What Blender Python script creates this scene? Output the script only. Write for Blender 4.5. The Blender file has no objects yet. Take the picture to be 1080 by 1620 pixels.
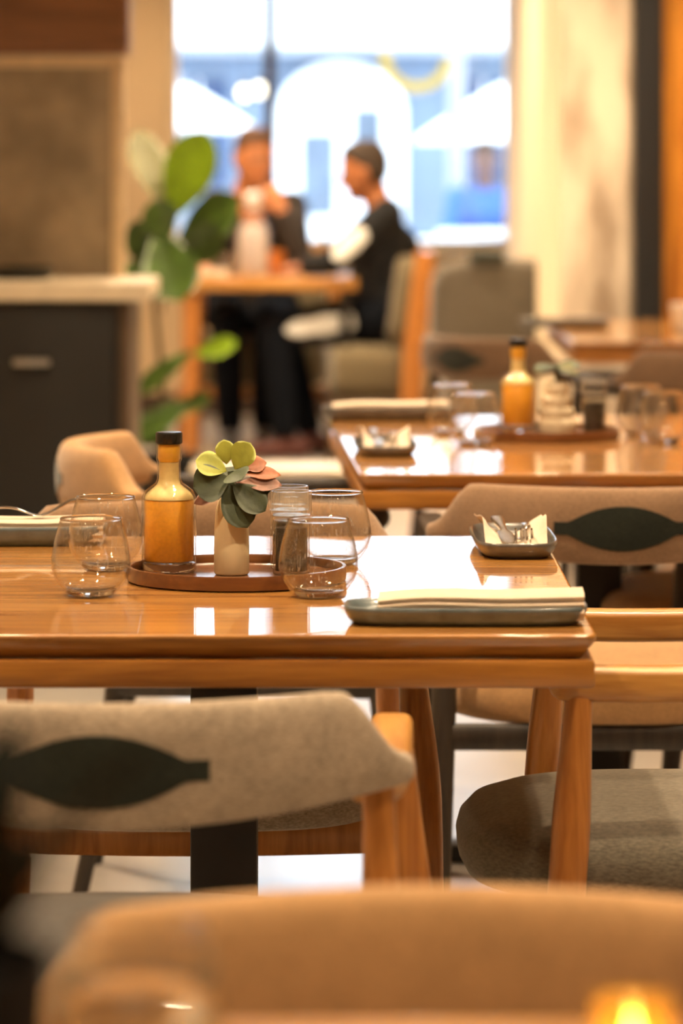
import bpy, bmesh, math, random
from mathutils import Vector, Matrix
PI = math.pi
random.seed(7)
sc = bpy.context.scene
C = sc.collection

# ------------------------------------------------------------------ camera
F_PX, CAM_Z, HOR = 6057.0, 1.27, 240.0      # focal length in pixels of a 1080x1620 frame, eye height, horizon row
cam = bpy.data.cameras.new('camera')
cam.sensor_fit = 'VERTICAL'
cam.sensor_height = 36.0
cam.sensor_width = 24.0
cam.lens = 36.0 * F_PX / 1620.0
cam.shift_y = -(810.0 - HOR) / 1620.0
cam.dof.use_dof = True
cam.dof.focus_distance = 4.68
cam.dof.aperture_fstop = 4.7
cam.clip_end = 200
camo = bpy.data.objects.new('camera', cam)
C.objects.link(camo)
camo.location = (0, 0, CAM_Z)
camo.rotation_euler = (PI / 2, 0, 0)
sc.camera = camo

# ------------------------------------------------------------------ world, exposure
w = bpy.data.worlds.new('overcast_sky')
sc.world = w
w.use_nodes = True
bg = w.node_tree.nodes['Background']
bg.inputs['Color'].default_value = (0.80, 0.90, 1.0, 1)
bg.inputs['Strength'].default_value = 6.0
sc.view_settings.view_transform = 'Standard'
sc.view_settings.look = 'None'
sc.view_settings.gamma = 1
sc.view_settings.exposure = 0.0
sc.view_settings.use_curve_mapping = False
sc.cycles.max_bounces = 14
sc.cycles.transmission_bounces = 14
sc.cycles.transparent_max_bounces = 16
sc.cycles.sample_clamp_indirect = 6.0

# ceiling lamps of the room and a few added: warm recessed spots (x, y, watts)
LAMPS = [(-1.3, 1.6, 42), (0.9, 1.5, 75), (-1.0, 3.4, 48), (0.75, 3.5, 52), (-0.75, 5.4, 80), (0.45, 5.0, 55),
         (0.9, 7.2, 85), (-1.0, 8.0, 120), (0.8, 9.2, 70), (1.35, 11.6, 130), (-0.5, 12.4, 110), (0.48, 11.7, 85), (0.30, 13.9, 55), (-0.3, 15.0, 130), (-1.3, 15.6, 90), (-0.95, 17.2, 50)]  # spots beside the pier and nearest the window wall are added to brighten them
WARM = (1.0, 0.73, 0.45)
for i, (lx, ly, e) in enumerate(LAMPS):
    l = bpy.data.lights.new('ceiling_spot', 'SPOT')
    l.energy = e * 3.3
    l.color = WARM
    l.spot_size = math.radians(110)
    l.spot_blend = 0.7
    l.shadow_soft_size = 0.06
    o = bpy.data.objects.new('ceiling_spot', l)
    o.location = (lx, ly, 3.12)
    C.objects.link(o)
# the window opening as a sampling portal for the daylight
p = bpy.data.lights.new('window_portal', 'AREA')
p.shape = 'RECTANGLE'
p.size, p.size_y = 1.66, 2.2
p.cycles.is_portal = True
po = bpy.data.objects.new('window_portal', p)
po.location = (0, 18.45, 1.9)
po.rotation_euler = (-PI / 2, 0, 0)
C.objects.link(po)

# ------------------------------------------------------------------ materials
def nodes_of(name):
    m = bpy.data.materials.new(name)
    m.use_nodes = True
    nt = m.node_tree
    return m, nt, nt.nodes['Principled BSDF']

def rgba(c):
    return (c[0], c[1], c[2], 1)

def plain(name, c, rough=0.5, metal=0.0, var=0.12, scale=12, bump=0.0, bscale=200, coat=0.0, sheen=0.0, spec=0.5, emit=0, sss=0):
    m, nt, b = nodes_of(name)
    b.inputs['Roughness'].default_value = rough
    b.inputs['Metallic'].default_value = metal
    b.inputs['Coat Weight'].default_value = coat
    b.inputs['Coat Roughness'].default_value = 0.08
    b.inputs['Sheen Weight'].default_value = sheen
    b.inputs['Specular IOR Level'].default_value = spec
    if sss:
        b.inputs['Subsurface Weight'].default_value = sss
        b.inputs['Subsurface Radius'].default_value = (0.01, 0.004, 0.002)
    tc = nt.nodes.new('ShaderNodeTexCoord')
    n = nt.nodes.new('ShaderNodeTexNoise')
    n.inputs['Scale'].default_value = scale
    n.inputs['Detail'].default_value = 5
    nt.links.new(tc.outputs['Object'], n.inputs['Vector'])
    r = nt.nodes.new('ShaderNodeValToRGB')
    r.color_ramp.elements[0].position = 0.3
    r.color_ramp.elements[1].position = 0.7
    r.color_ramp.elements[0].color = rgba([max(0, x * (1 - var)) for x in c])
    r.color_ramp.elements[1].color = rgba([min(1, x * (1 + var)) for x in c])
    nt.links.new(n.outputs['Fac'], r.inputs['Fac'])
    nt.links.new(r.outputs['Color'], b.inputs['Base Color'])
    if bump:
        n2 = nt.nodes.new('ShaderNodeTexNoise')
        n2.inputs['Scale'].default_value = bscale
        n2.inputs['Detail'].default_value = 3
        nt.links.new(tc.outputs['Object'], n2.inputs['Vector'])
        bp = nt.nodes.new('ShaderNodeBump')
        bp.inputs['Strength'].default_value = bump
        bp.inputs['Distance'].default_value = 0.002
        nt.links.new(n2.outputs['Fac'], bp.inputs['Height'])
        nt.links.new(bp.outputs['Normal'], b.inputs['Normal'])
    if emit:
        b.inputs['Emission Color'].default_value = rgba(c)
        b.inputs['Emission Strength'].default_value = emit
    return m

def wood(name, c_dark, c_light, axis=0, rough=0.35, coat=0.0, coat_rough=0.08, scale=1.0, scratches=False):
    m, nt, b = nodes_of(name)
    tc = nt.nodes.new('ShaderNodeTexCoord')
    mp = nt.nodes.new('ShaderNodeMapping')
    s = [22 * scale] * 3
    s[axis] = 1.6 * scale
    mp.inputs['Scale'].default_value = s
    nt.links.new(tc.outputs['Object'], mp.inputs['Vector'])
    n1 = nt.nodes.new('ShaderNodeTexNoise')
    n1.inputs['Scale'].default_value = 1.6
    n1.inputs['Detail'].default_value = 6
    n1.inputs['Distortion'].default_value = 1.3
    nt.links.new(mp.outputs['Vector'], n1.inputs['Vector'])
    n2 = nt.nodes.new('ShaderNodeTexNoise')
    n2.inputs['Scale'].default_value = 9
    n2.inputs['Detail'].default_value = 4
    nt.links.new(mp.outputs['Vector'], n2.inputs['Vector'])
    mx = nt.nodes.new('ShaderNodeMath')
    mx.operation = 'MULTIPLY_ADD'
    nt.links.new(n2.outputs['Fac'], mx.inputs[0])
    mx.inputs[1].default_value = 0.35
    nt.links.new(n1.outputs['Fac'], mx.inputs[2])
    r = nt.nodes.new('ShaderNodeValToRGB')
    r.color_ramp.elements[0].position = 0.48
    r.color_ramp.elements[1].position = 0.86
    r.color_ramp.elements[0].color = rgba(c_dark)
    r.color_ramp.elements[1].color = rgba(c_light)
    nt.links.new(mx.outputs[0], r.inputs['Fac'])
    nt.links.new(r.outputs['Color'], b.inputs['Base Color'])
    b.inputs['Roughness'].default_value = rough
    b.inputs['Coat Weight'].default_value = coat
    b.inputs['Coat Roughness'].default_value = coat_rough
    if scratches:
        n3 = nt.nodes.new('ShaderNodeTexNoise')
        n3.inputs['Scale'].default_value = 26
        n3.inputs['Detail'].default_value = 8
        n3.inputs['Distortion'].default_value = 2.5
        nt.links.new(tc.outputs['Object'], n3.inputs['Vector'])
        r3 = nt.nodes.new('ShaderNodeMapRange')
        r3.inputs['From Min'].default_value = 0.42
        r3.inputs['From Max'].default_value = 0.72
        r3.inputs['To Min'].default_value = coat_rough * 0.7
        r3.inputs['To Max'].default_value = coat_rough * 2.4
        nt.links.new(n3.outputs['Fac'], r3.inputs['Value'])
        nt.links.new(r3.outputs['Result'], b.inputs['Coat Roughness'])
    return m

def fabric(name, c, fleck=0.35, scale=420, rough=0.95):
    m, nt, b = nodes_of(name)
    tc = nt.nodes.new('ShaderNodeTexCoord')
    mp = nt.nodes.new('ShaderNodeMapping')
    mp.inputs['Scale'].default_value = (0.45, 0.45, 1.3)
    nt.links.new(tc.outputs['Object'], mp.inputs['Vector'])
    n = nt.nodes.new('ShaderNodeTexNoise')
    n.inputs['Scale'].default_value = scale
    n.inputs['Detail'].default_value = 2
    nt.links.new(mp.outputs['Vector'], n.inputs['Vector'])
    n2 = nt.nodes.new('ShaderNodeTexNoise')
    n2.inputs['Scale'].default_value = 26
    n2.inputs['Detail'].default_value = 4
    nt.links.new(tc.outputs['Object'], n2.inputs['Vector'])
    a = nt.nodes.new('ShaderNodeMath')
    a.operation = 'MULTIPLY_ADD'
    nt.links.new(n2.outputs['Fac'], a.inputs[0])
    a.inputs[1].default_value = 0.45
    nt.links.new(n.outputs['Fac'], a.inputs[2])
    r = nt.nodes.new('ShaderNodeValToRGB')
    r.color_ramp.elements[0].position = 0.5
    r.color_ramp.elements[1].position = 0.95
    r.color_ramp.elements[0].color = rgba([x * (1 - fleck) for x in c])
    r.color_ramp.elements[1].color = rgba([min(1, x * (1 + fleck)) for x in c])
    nt.links.new(a.outputs[0], r.inputs['Fac'])
    nt.links.new(r.outputs['Color'], b.inputs['Base Color'])
    b.inputs['Roughness'].default_value = rough
    b.inputs['Sheen Weight'].default_value = 0.35
    b.inputs['Sheen Roughness'].default_value = 0.5
    b.inputs['Specular IOR Level'].default_value = 0.15
    bp = nt.nodes.new('ShaderNodeBump')
    bp.inputs['Strength'].default_value = 0.35
    bp.inputs['Distance'].default_value = 0.0012
    nt.links.new(n.outputs['Fac'], bp.inputs['Height'])
    nt.links.new(bp.outputs['Normal'], b.inputs['Normal'])
    return m

def glass(name, c=(1, 1, 1), rough=0.0, ior=1.45):
    m, nt, b = nodes_of(name)
    b.inputs['Base Color'].default_value = rgba(c)
    b.inputs['Roughness'].default_value = rough
    b.inputs['Transmission Weight'].default_value = 1
    b.inputs['IOR'].default_value = ior
    return m

def thin_glass(name, tint=(0.97, 0.98, 0.98), haze=0.0, smear=0.0, rough=0.01, edge=0.0, haze_c=(0.9, 0.88, 0.85)):
    """thin clear wall: lets light straight through, mirrors more at grazing angles; haze = milky share, smear = streaks of wear"""
    m = bpy.data.materials.new(name)
    m.use_nodes = True
    nt = m.node_tree
    nt.nodes.remove(nt.nodes['Principled BSDF'])
    out = nt.nodes['Material Output']
    t = nt.nodes.new('ShaderNodeBsdfTransparent')
    t.inputs['Color'].default_value = rgba(tint)
    lw = nt.nodes.new('ShaderNodeLayerWeight')
    lw.inputs['Blend'].default_value = 0.5
    base = t.outputs[0]
    if edge:
        pe = nt.nodes.new('ShaderNodeMath')
        pe.operation = 'POWER'
        pe.inputs[1].default_value = 3.0
        nt.links.new(lw.outputs['Facing'], pe.inputs[0])
        cr = nt.nodes.new('ShaderNodeMix')
        cr.data_type = 'RGBA'
        cr.inputs['A'].default_value = rgba(tint)
        cr.inputs['B'].default_value = rgba([x * (1 - edge) for x in tint])
        nt.links.new(pe.outputs[0], cr.inputs['Factor'])
        nt.links.new(cr.outputs['Result'], t.inputs['Color'])
    if haze or smear:
        d = nt.nodes.new('ShaderNodeBsdfDiffuse')
        d.inputs['Color'].default_value = rgba(haze_c)
        tl = nt.nodes.new('ShaderNodeBsdfTranslucent')
        tl.inputs['Color'].default_value = rgba(haze_c)
        dm = nt.nodes.new('ShaderNodeMixShader')
        nt.links.new(d.outputs[0], dm.inputs[1])
        nt.links.new(tl.outputs[0], dm.inputs[2])
        hm = nt.nodes.new('ShaderNodeMixShader')
        hm.inputs[0].default_value = haze
        if smear:
            tc = nt.nodes.new('ShaderNodeTexCoord')
            mp = nt.nodes.new('ShaderNodeMapping')
            mp.inputs['Scale'].default_value = (520, 520, 45)
            nt.links.new(tc.outputs['Object'], mp.inputs['Vector'])
            n = nt.nodes.new('ShaderNodeTexNoise')
            n.inputs['Scale'].default_value = 1.0
            n.inputs['Detail'].default_value = 3
            nt.links.new(mp.outputs['Vector'], n.inputs['Vector'])
            mr = nt.nodes.new('ShaderNodeMapRange')
            mr.inputs['From Min'].default_value = 0.60
            mr.inputs['From Max'].default_value = 0.70
            mr.inputs['To Min'].default_value = haze
            mr.inputs['To Max'].default_value = haze + smear
            nt.links.new(n.outputs['Fac'], mr.inputs['Value'])
            nt.links.new(mr.outputs['Result'], hm.inputs[0])
        nt.links.new(base, hm.inputs[1])
        nt.links.new(dm.outputs[0], hm.inputs[2])
        base = hm.outputs[0]
    g = nt.nodes.new('ShaderNodeBsdfGlossy')
    g.inputs['Roughness'].default_value = rough
    p5 = nt.nodes.new('ShaderNodeMath')
    p5.operation = 'POWER'
    p5.inputs[1].default_value = 3.6
    nt.links.new(lw.outputs['Facing'], p5.inputs[0])
    ma = nt.nodes.new('ShaderNodeMath')
    ma.operation = 'MULTIPLY_ADD'
    ma.inputs[1].default_value = 0.90
    ma.inputs[2].default_value = 0.045
    nt.links.new(p5.outputs[0], ma.inputs[0])
    mx = nt.nodes.new('ShaderNodeMixShader')
    nt.links.new(ma.outputs[0], mx.inputs[0])
    nt.links.new(base, mx.inputs[1])
    nt.links.new(g.outputs[0], mx.inputs[2])
    nt.links.new(mx.outputs[0], out.inputs['Surface'])
    return m

def vinyl(name, c, clear=0.45):
    """coloured see-through film: light comes through it"""
    m = bpy.data.materials.new(name)
    m.use_nodes = True
    nt = m.node_tree
    nt.nodes.remove(nt.nodes['Principled BSDF'])
    d = nt.nodes.new('ShaderNodeBsdfDiffuse')
    d.inputs['Color'].default_value = rgba(c)
    t = nt.nodes.new('ShaderNodeBsdfTranslucent')
    t.inputs['Color'].default_value = rgba(c)
    tr = nt.nodes.new('ShaderNodeBsdfTransparent')
    tr.inputs['Color'].default_value = rgba(c)
    a = nt.nodes.new('ShaderNodeMixShader')
    a.inputs[0].default_value = 0.6
    b = nt.nodes.new('ShaderNodeMixShader')
    b.inputs[0].default_value = clear
    nt.links.new(d.outputs[0], a.inputs[1])
    nt.links.new(t.outputs[0], a.inputs[2])
    nt.links.new(a.outputs[0], b.inputs[1])
    nt.links.new(tr.outputs[0], b.inputs[2])
    nt.links.new(b.outputs[0], nt.nodes['Material Output'].inputs['Surface'])
    return m

M = {}
M['table'] = wood('varnished_oak', (0.28, 0.105, 0.015), (0.56, 0.265, 0.05), 0, 0.4, 1.0, 0.028, 1.0, True)
M['table_dark'] = wood('varnished_oak_edge', (0.26, 0.095, 0.014), (0.47, 0.20, 0.034), 0, 0.35, 0.5, 0.12)
M['oak_y'] = wood('oiled_oak_arm', (0.38, 0.16, 0.032), (0.64, 0.335, 0.085), 1, 0.35, 0.25, 0.15)
M['oak_x'] = wood('oiled_oak_rail', (0.38, 0.16, 0.032), (0.64, 0.335, 0.085), 0, 0.35, 0.25, 0.15)
M['oak_z'] = wood('oiled_oak_leg', (0.34, 0.12, 0.024), (0.55, 0.23, 0.055), 2, 0.3, 0.4, 0.12)
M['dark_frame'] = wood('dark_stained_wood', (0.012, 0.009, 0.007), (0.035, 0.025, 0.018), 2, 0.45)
M['fab_beige'] = fabric('beige_grey_weave', (0.34, 0.275, 0.205))
M['fab_tan'] = fabric('tan_weave', (0.42, 0.245, 0.11), 0.2)
M['fab_brown'] = fabric('brown_weave', (0.28, 0.175, 0.105), 0.2)
M['fab_cocoa'] = fabric('cocoa_weave', (0.16, 0.095, 0.055), 0.2)
M['fab_seat'] = fabric('grey_olive_weave', (0.15, 0.135, 0.105), 0.3, 300)
M['fab_charcoal'] = fabric('charcoal_weave', (0.045, 0.044, 0.042), 0.3, 300)
M['fab_dark'] = fabric('dark_green_black_weave', (0.014, 0.018, 0.012), 0.4)
M['fab_olive'] = fabric('olive_cushion', (0.15, 0.122, 0.073), 0.2)
M['fab_greybench'] = fabric('grey_bench', (0.13, 0.115, 0.095), 0.2)
M['black_metal'] = plain('black_metal', (0.008, 0.009, 0.011), 0.45, 0.0, 0.2, 40)
M['steel'] = plain('steel', (0.62, 0.6, 0.57), 0.22, 1.0, 0.1, 60)
M['chrome'] = plain('handle_metal', (0.45, 0.43, 0.40), 0.3, 1.0)
M['tray'] = wood('walnut_tray', (0.11, 0.036, 0.010), (0.21, 0.08, 0.021), 0, 0.35, 0.5, 0.12)
M['glass'] = thin_glass('clear_glass', (0.99, 0.99, 0.985), 0.0, 0.30, 0.006, 0.12)
M['water'] = glass('still_water', (1, 1, 1), 0.0, 1.33)
M['bottle'] = thin_glass('bottle_glass', (0.98, 0.98, 0.96), 0.0, 0.0, 0.02, 0.2)
M['thick_glass'] = glass('thick_glass')
M['grinder_plastic'] = thin_glass('clear_acrylic', (0.97, 0.96, 0.94), 0.10, 0.0, 0.05, 0.2)
M['sauce'] = plain('orange_chilli_sauce', (0.88, 0.40, 0.022), 0.5, 0, 0.07, 260, sss=0.0)
M['sauce_film'] = plain('sauce_film', (0.95, 0.76, 0.36), 0.5, 0, 0.06, 160)  # sauce residue; bright colour stands in for backlight through the neck
M['stopper'] = plain('orange_stopper', (0.95, 0.52, 0.05), 0.5, 0, 0.06, 160)
M['cap'] = plain('black_cap', (0.01, 0.01, 0.01), 0.22, 0, 0.2, 80)
M['pepper'] = plain('peppercorns', (0.035, 0.025, 0.02), 0.7, 0, 0.9, 300, 0.8, 400)
M['salt'] = plain('rock_salt', (0.72, 0.66, 0.6), 0.5, 0, 0.25, 300, 0.8, 400)
M['vase'] = plain('cream_ceramic', (0.76, 0.63, 0.39), 0.6, 0, 0.05, 30)
M['vase2'] = plain('ivory_ceramic', (0.78, 0.66, 0.46), 0.5, 0, 0.05, 30)
M['leaf_light'] = plain('leaf_lime', (0.36, 0.40, 0.06), 0.5, 0, 0.2, 50, 0.2, 120)
M['leaf_dark'] = plain('leaf_grey_green', (0.055, 0.075, 0.038), 0.55, 0, 0.25, 50, 0.2, 120)
M['leaf_red'] = plain('leaf_russet', (0.34, 0.10, 0.03), 0.5, 0, 0.35, 60, 0.2, 120)
M['leaf_mauve'] = plain('leaf_mauve', (0.24, 0.11, 0.075), 0.5, 0, 0.3, 50)
M['fig_light'] = plain('fig_leaf_bright', (0.19, 0.32, 0.012), 0.35, 0, 0.2, 20, 0.15, 60)
M['fig_dark'] = plain('fig_leaf_dark', (0.05, 0.10, 0.014), 0.35, 0, 0.25, 20, 0.15, 60)
M['fig_pale'] = plain('fig_leaf_pale', (0.15, 0.15, 0.055), 0.45, 0, 0.2, 20)
M['leaf_black'] = plain('leaf_blackish', (0.010, 0.011, 0.008), 0.9, 0, 0.3, 40, spec=0.1)
M['stem'] = plain('stem_brown', (0.11, 0.075, 0.03), 0.7)
M['soil'] = plain('potting_soil', (0.03, 0.02, 0.014), 0.95, 0, 0.5, 90, 0.6, 150)
M['pot'] = plain('charcoal_pot', (0.012, 0.012, 0.012), 0.85, spec=0.15)
M['ceramic'] = plain('blue_grey_stoneware', (0.115, 0.15, 0.165), 0.3, 0, 0.22, 60, 0.1, 140, coat=0.4)
M['ceramic_brown'] = plain('grey_brown_stoneware', (0.10, 0.095, 0.09), 0.28, 0, 0.25, 60, 0.1, 140, coat=0.5)
M['napkin'] = plain('cream_linen', (0.68, 0.57, 0.45), 0.9, 0, 0.05, 60, 0.25, 500, sheen=0.2)
M['plaster'] = plain('warm_plaster', (0.66, 0.50, 0.31), 0.85, 0, 0.06, 3, 0.1, 60)
M['plaster_pale'] = plain('pale_plaster', (0.80, 0.68, 0.48), 0.85, 0, 0.05, 3, 0.1, 60)
M['ceiling'] = plain('ceiling_paint', (0.45, 0.38, 0.30), 0.9)
M['door_dark'] = plain('charcoal_laminate', (0.008, 0.0075, 0.007), 0.5, 0, 0.3, 6)
M['hutch_wood'] = wood('brown_veneer', (0.14, 0.055, 0.018), (0.24, 0.10, 0.035), 0, 0.45)
M['hutch_side'] = wood('dark_veneer', (0.05, 0.03, 0.018), (0.09, 0.055, 0.03), 2, 0.5)
M['slate'] = plain('mottled_stone_panel', (0.38, 0.315, 0.225), 0.55, 0, 0.3, 7, 0.05, 40)
M['frame_pale'] = plain('pale_wood_frame', (0.80, 0.64, 0.42), 0.5, 0, 0.1, 20)
M['counter'] = plain('pale_stone_counter', (0.68, 0.58, 0.42), 0.35, 0, 0.08, 20)
M['amber_wood'] = wood('amber_cladding', (0.36, 0.12, 0.012), (0.62, 0.26, 0.03), 2, 0.4, 0.3, 0.15, 0.6)
M['white_gloss'] = plain('white_paint', (0.86, 0.88, 0.9), 0.5, 0, 0.03)
M['white_canvas'] = plain('white_canvas', (0.88, 0.89, 0.9), 0.9, 0, 0.03)
M['facade_blue'] = plain('blue_grey_render', (0.17, 0.225, 0.31), 0.8, 0, 0.12, 2)
M['facade_window'] = plain('street_window_glass', (0.03, 0.07, 0.16), 0.1, 0, 0.2, 2)
M['door_blue'] = plain('pale_blue_door_glass', (0.13, 0.17, 0.23), 0.3, 0, 0.25, 3)
M['pavement'] = plain('pavement', (0.62, 0.66, 0.72), 0.85, 0, 0.08, 3)
M['grey_pole'] = plain('grey_pole', (0.30, 0.33, 0.38), 0.5)
M['gold'] = vinyl('gold_vinyl', (0.95, 0.80, 0.40), 0.6)
M['pane'] = thin_glass('window_glass')
M['frame_dark'] = plain('dark_brown_window_frame', (0.06, 0.035, 0.022), 0.5)
M['skin_warm'] = plain('skin', (0.50, 0.20, 0.085), 0.5, 0, 0.06, 20, sss=0.05)
M['skin_brown'] = plain('skin_brown', (0.40, 0.15, 0.06), 0.5, 0, 0.06, 20, sss=0.05)
M['skin_deep'] = plain('skin_deep', (0.14, 0.065, 0.05), 0.5, 0, 0.06, 20)
M['lip'] = plain('lips', (0.30, 0.09, 0.06), 0.5)
M['eye_white'] = plain('eye_white', (0.42, 0.38, 0.34), 0.4)
M['iris'] = plain('iris', (0.02, 0.012, 0.008), 0.2)
M['hair'] = plain('short_dark_hair', (0.035, 0.022, 0.015), 0.8, 0, 0.5, 200, 0.6, 300)
M['hair_brown'] = plain('brown_hair', (0.085, 0.04, 0.022), 0.8, 0, 0.5, 200, 0.6, 300)
M['jacket'] = plain('black_brown_jacket', (0.022, 0.016, 0.014), 0.8, 0, 0.3, 60)
M['shirt_orange'] = plain('rust_shirt', (0.42, 0.15, 0.06), 0.85)
M['tee_grey'] = plain('charcoal_sweatshirt', (0.020, 0.021, 0.024), 0.95, 0, 0.25, 40, spec=0.1)
M['trouser'] = plain('black_trousers', (0.006, 0.008, 0.013), 0.95, 0, 0.25, 40, spec=0.1)
M['print'] = plain('white_print', (0.80, 0.84, 0.86), 0.7, 0, 0.15, 60)
M['shoe'] = plain('dark_red_shoe', (0.10, 0.03, 0.025), 0.6)
M['shoe_grey'] = plain('grey_shoe', (0.14, 0.15, 0.18), 0.6)
M['blue_cloth'] = plain('blue_shirt', (0.05, 0.14, 0.42), 0.85)
M['navy_cloth'] = plain('navy_trousers', (0.02, 0.05, 0.12), 0.85)
M['carafe_water_lit'] = thin_glass('water', (0.97, 0.93, 0.93), 0.8, 0, 0.03, 0.1, (0.98, 0.93, 0.93))  # clear water; milky haze stands in for window light seen through it
M['orange_cup'] = plain('orange_cup', (0.62, 0.22, 0.05), 0.4)
M['bulb'] = plain('bulb_reflection_glow', (1.0, 0.80, 0.58), 0.4, emit=3)  # glow of the added bulbs that imitate lamp reflections
M['lamp_disc'] = plain('lit_lamp_disc', (1.0, 0.80, 0.56), 0.4, emit=60)
M['amber_glass'] = thin_glass('amber_glass', (1.0, 0.86, 0.50), 0.22, 0, 0.03, 0.2, (1.0, 0.72, 0.28))
M['wax'] = plain('candle_wax', (0.9, 0.75, 0.45), 0.5)
M['flame'] = plain('candle_flame', (1.0, 0.62, 0.20), 0.5, emit=40)

def floor_mat():
    m, nt, b = nodes_of('polished_concrete')
    tc = nt.nodes.new('ShaderNodeTexCoord')
    n = nt.nodes.new('ShaderNodeTexNoise')
    n.inputs['Scale'].default_value = 1.7
    n.inputs['Detail'].default_value = 8
    n.inputs['Roughness'].default_value = 0.65
    nt.links.new(tc.outputs['Object'], n.inputs['Vector'])
    r = nt.nodes.new('ShaderNodeValToRGB')
    r.color_ramp.elements[0].position = 0.35
    r.color_ramp.elements[1].position = 0.7
    r.color_ramp.elements[0].color = (0.36, 0.33, 0.30, 1)
    r.color_ramp.elements[1].color = (0.56, 0.53, 0.49, 1)
    nt.links.new(n.outputs['Fac'], r.inputs['Fac'])
    nt.links.new(r.outputs['Color'], b.inputs['Base Color'])
    b.inputs['Roughness'].default_value = 0.28
    b.inputs['Coat Weight'].default_value = 0.6
    b.inputs['Coat Roughness'].default_value = 0.15
    return m
M['floor'] = floor_mat()

def stained_concrete():
    m, nt, b = nodes_of('stained_concrete')
    tc = nt.nodes.new('ShaderNodeTexCoord')
    mp = nt.nodes.new('ShaderNodeMapping')
    mp.inputs['Scale'].default_value = (5.0, 5.0, 1.6)
    nt.links.new(tc.outputs['Object'], mp.inputs['Vector'])
    n = nt.nodes.new('ShaderNodeTexNoise')
    n.inputs['Scale'].default_value = 1.3
    n.inputs['Detail'].default_value = 5
    nt.links.new(mp.outputs['Vector'], n.inputs['Vector'])
    r = nt.nodes.new('ShaderNodeValToRGB')
    r.color_ramp.elements[0].position = 0.36
    r.color_ramp.elements[1].position = 0.58
    r.color_ramp.elements[0].color = (0.27, 0.20, 0.14, 1)
    r.color_ramp.elements[1].color = (0.68, 0.58, 0.46, 1)
    nt.links.new(n.outputs['Fac'], r.inputs['Fac'])
    nt.links.new(r.outputs['Color'], b.inputs['Base Color'])
    b.inputs['Roughness'].default_value = 0.8
    return m
M['concrete'] = stained_concrete()

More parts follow.
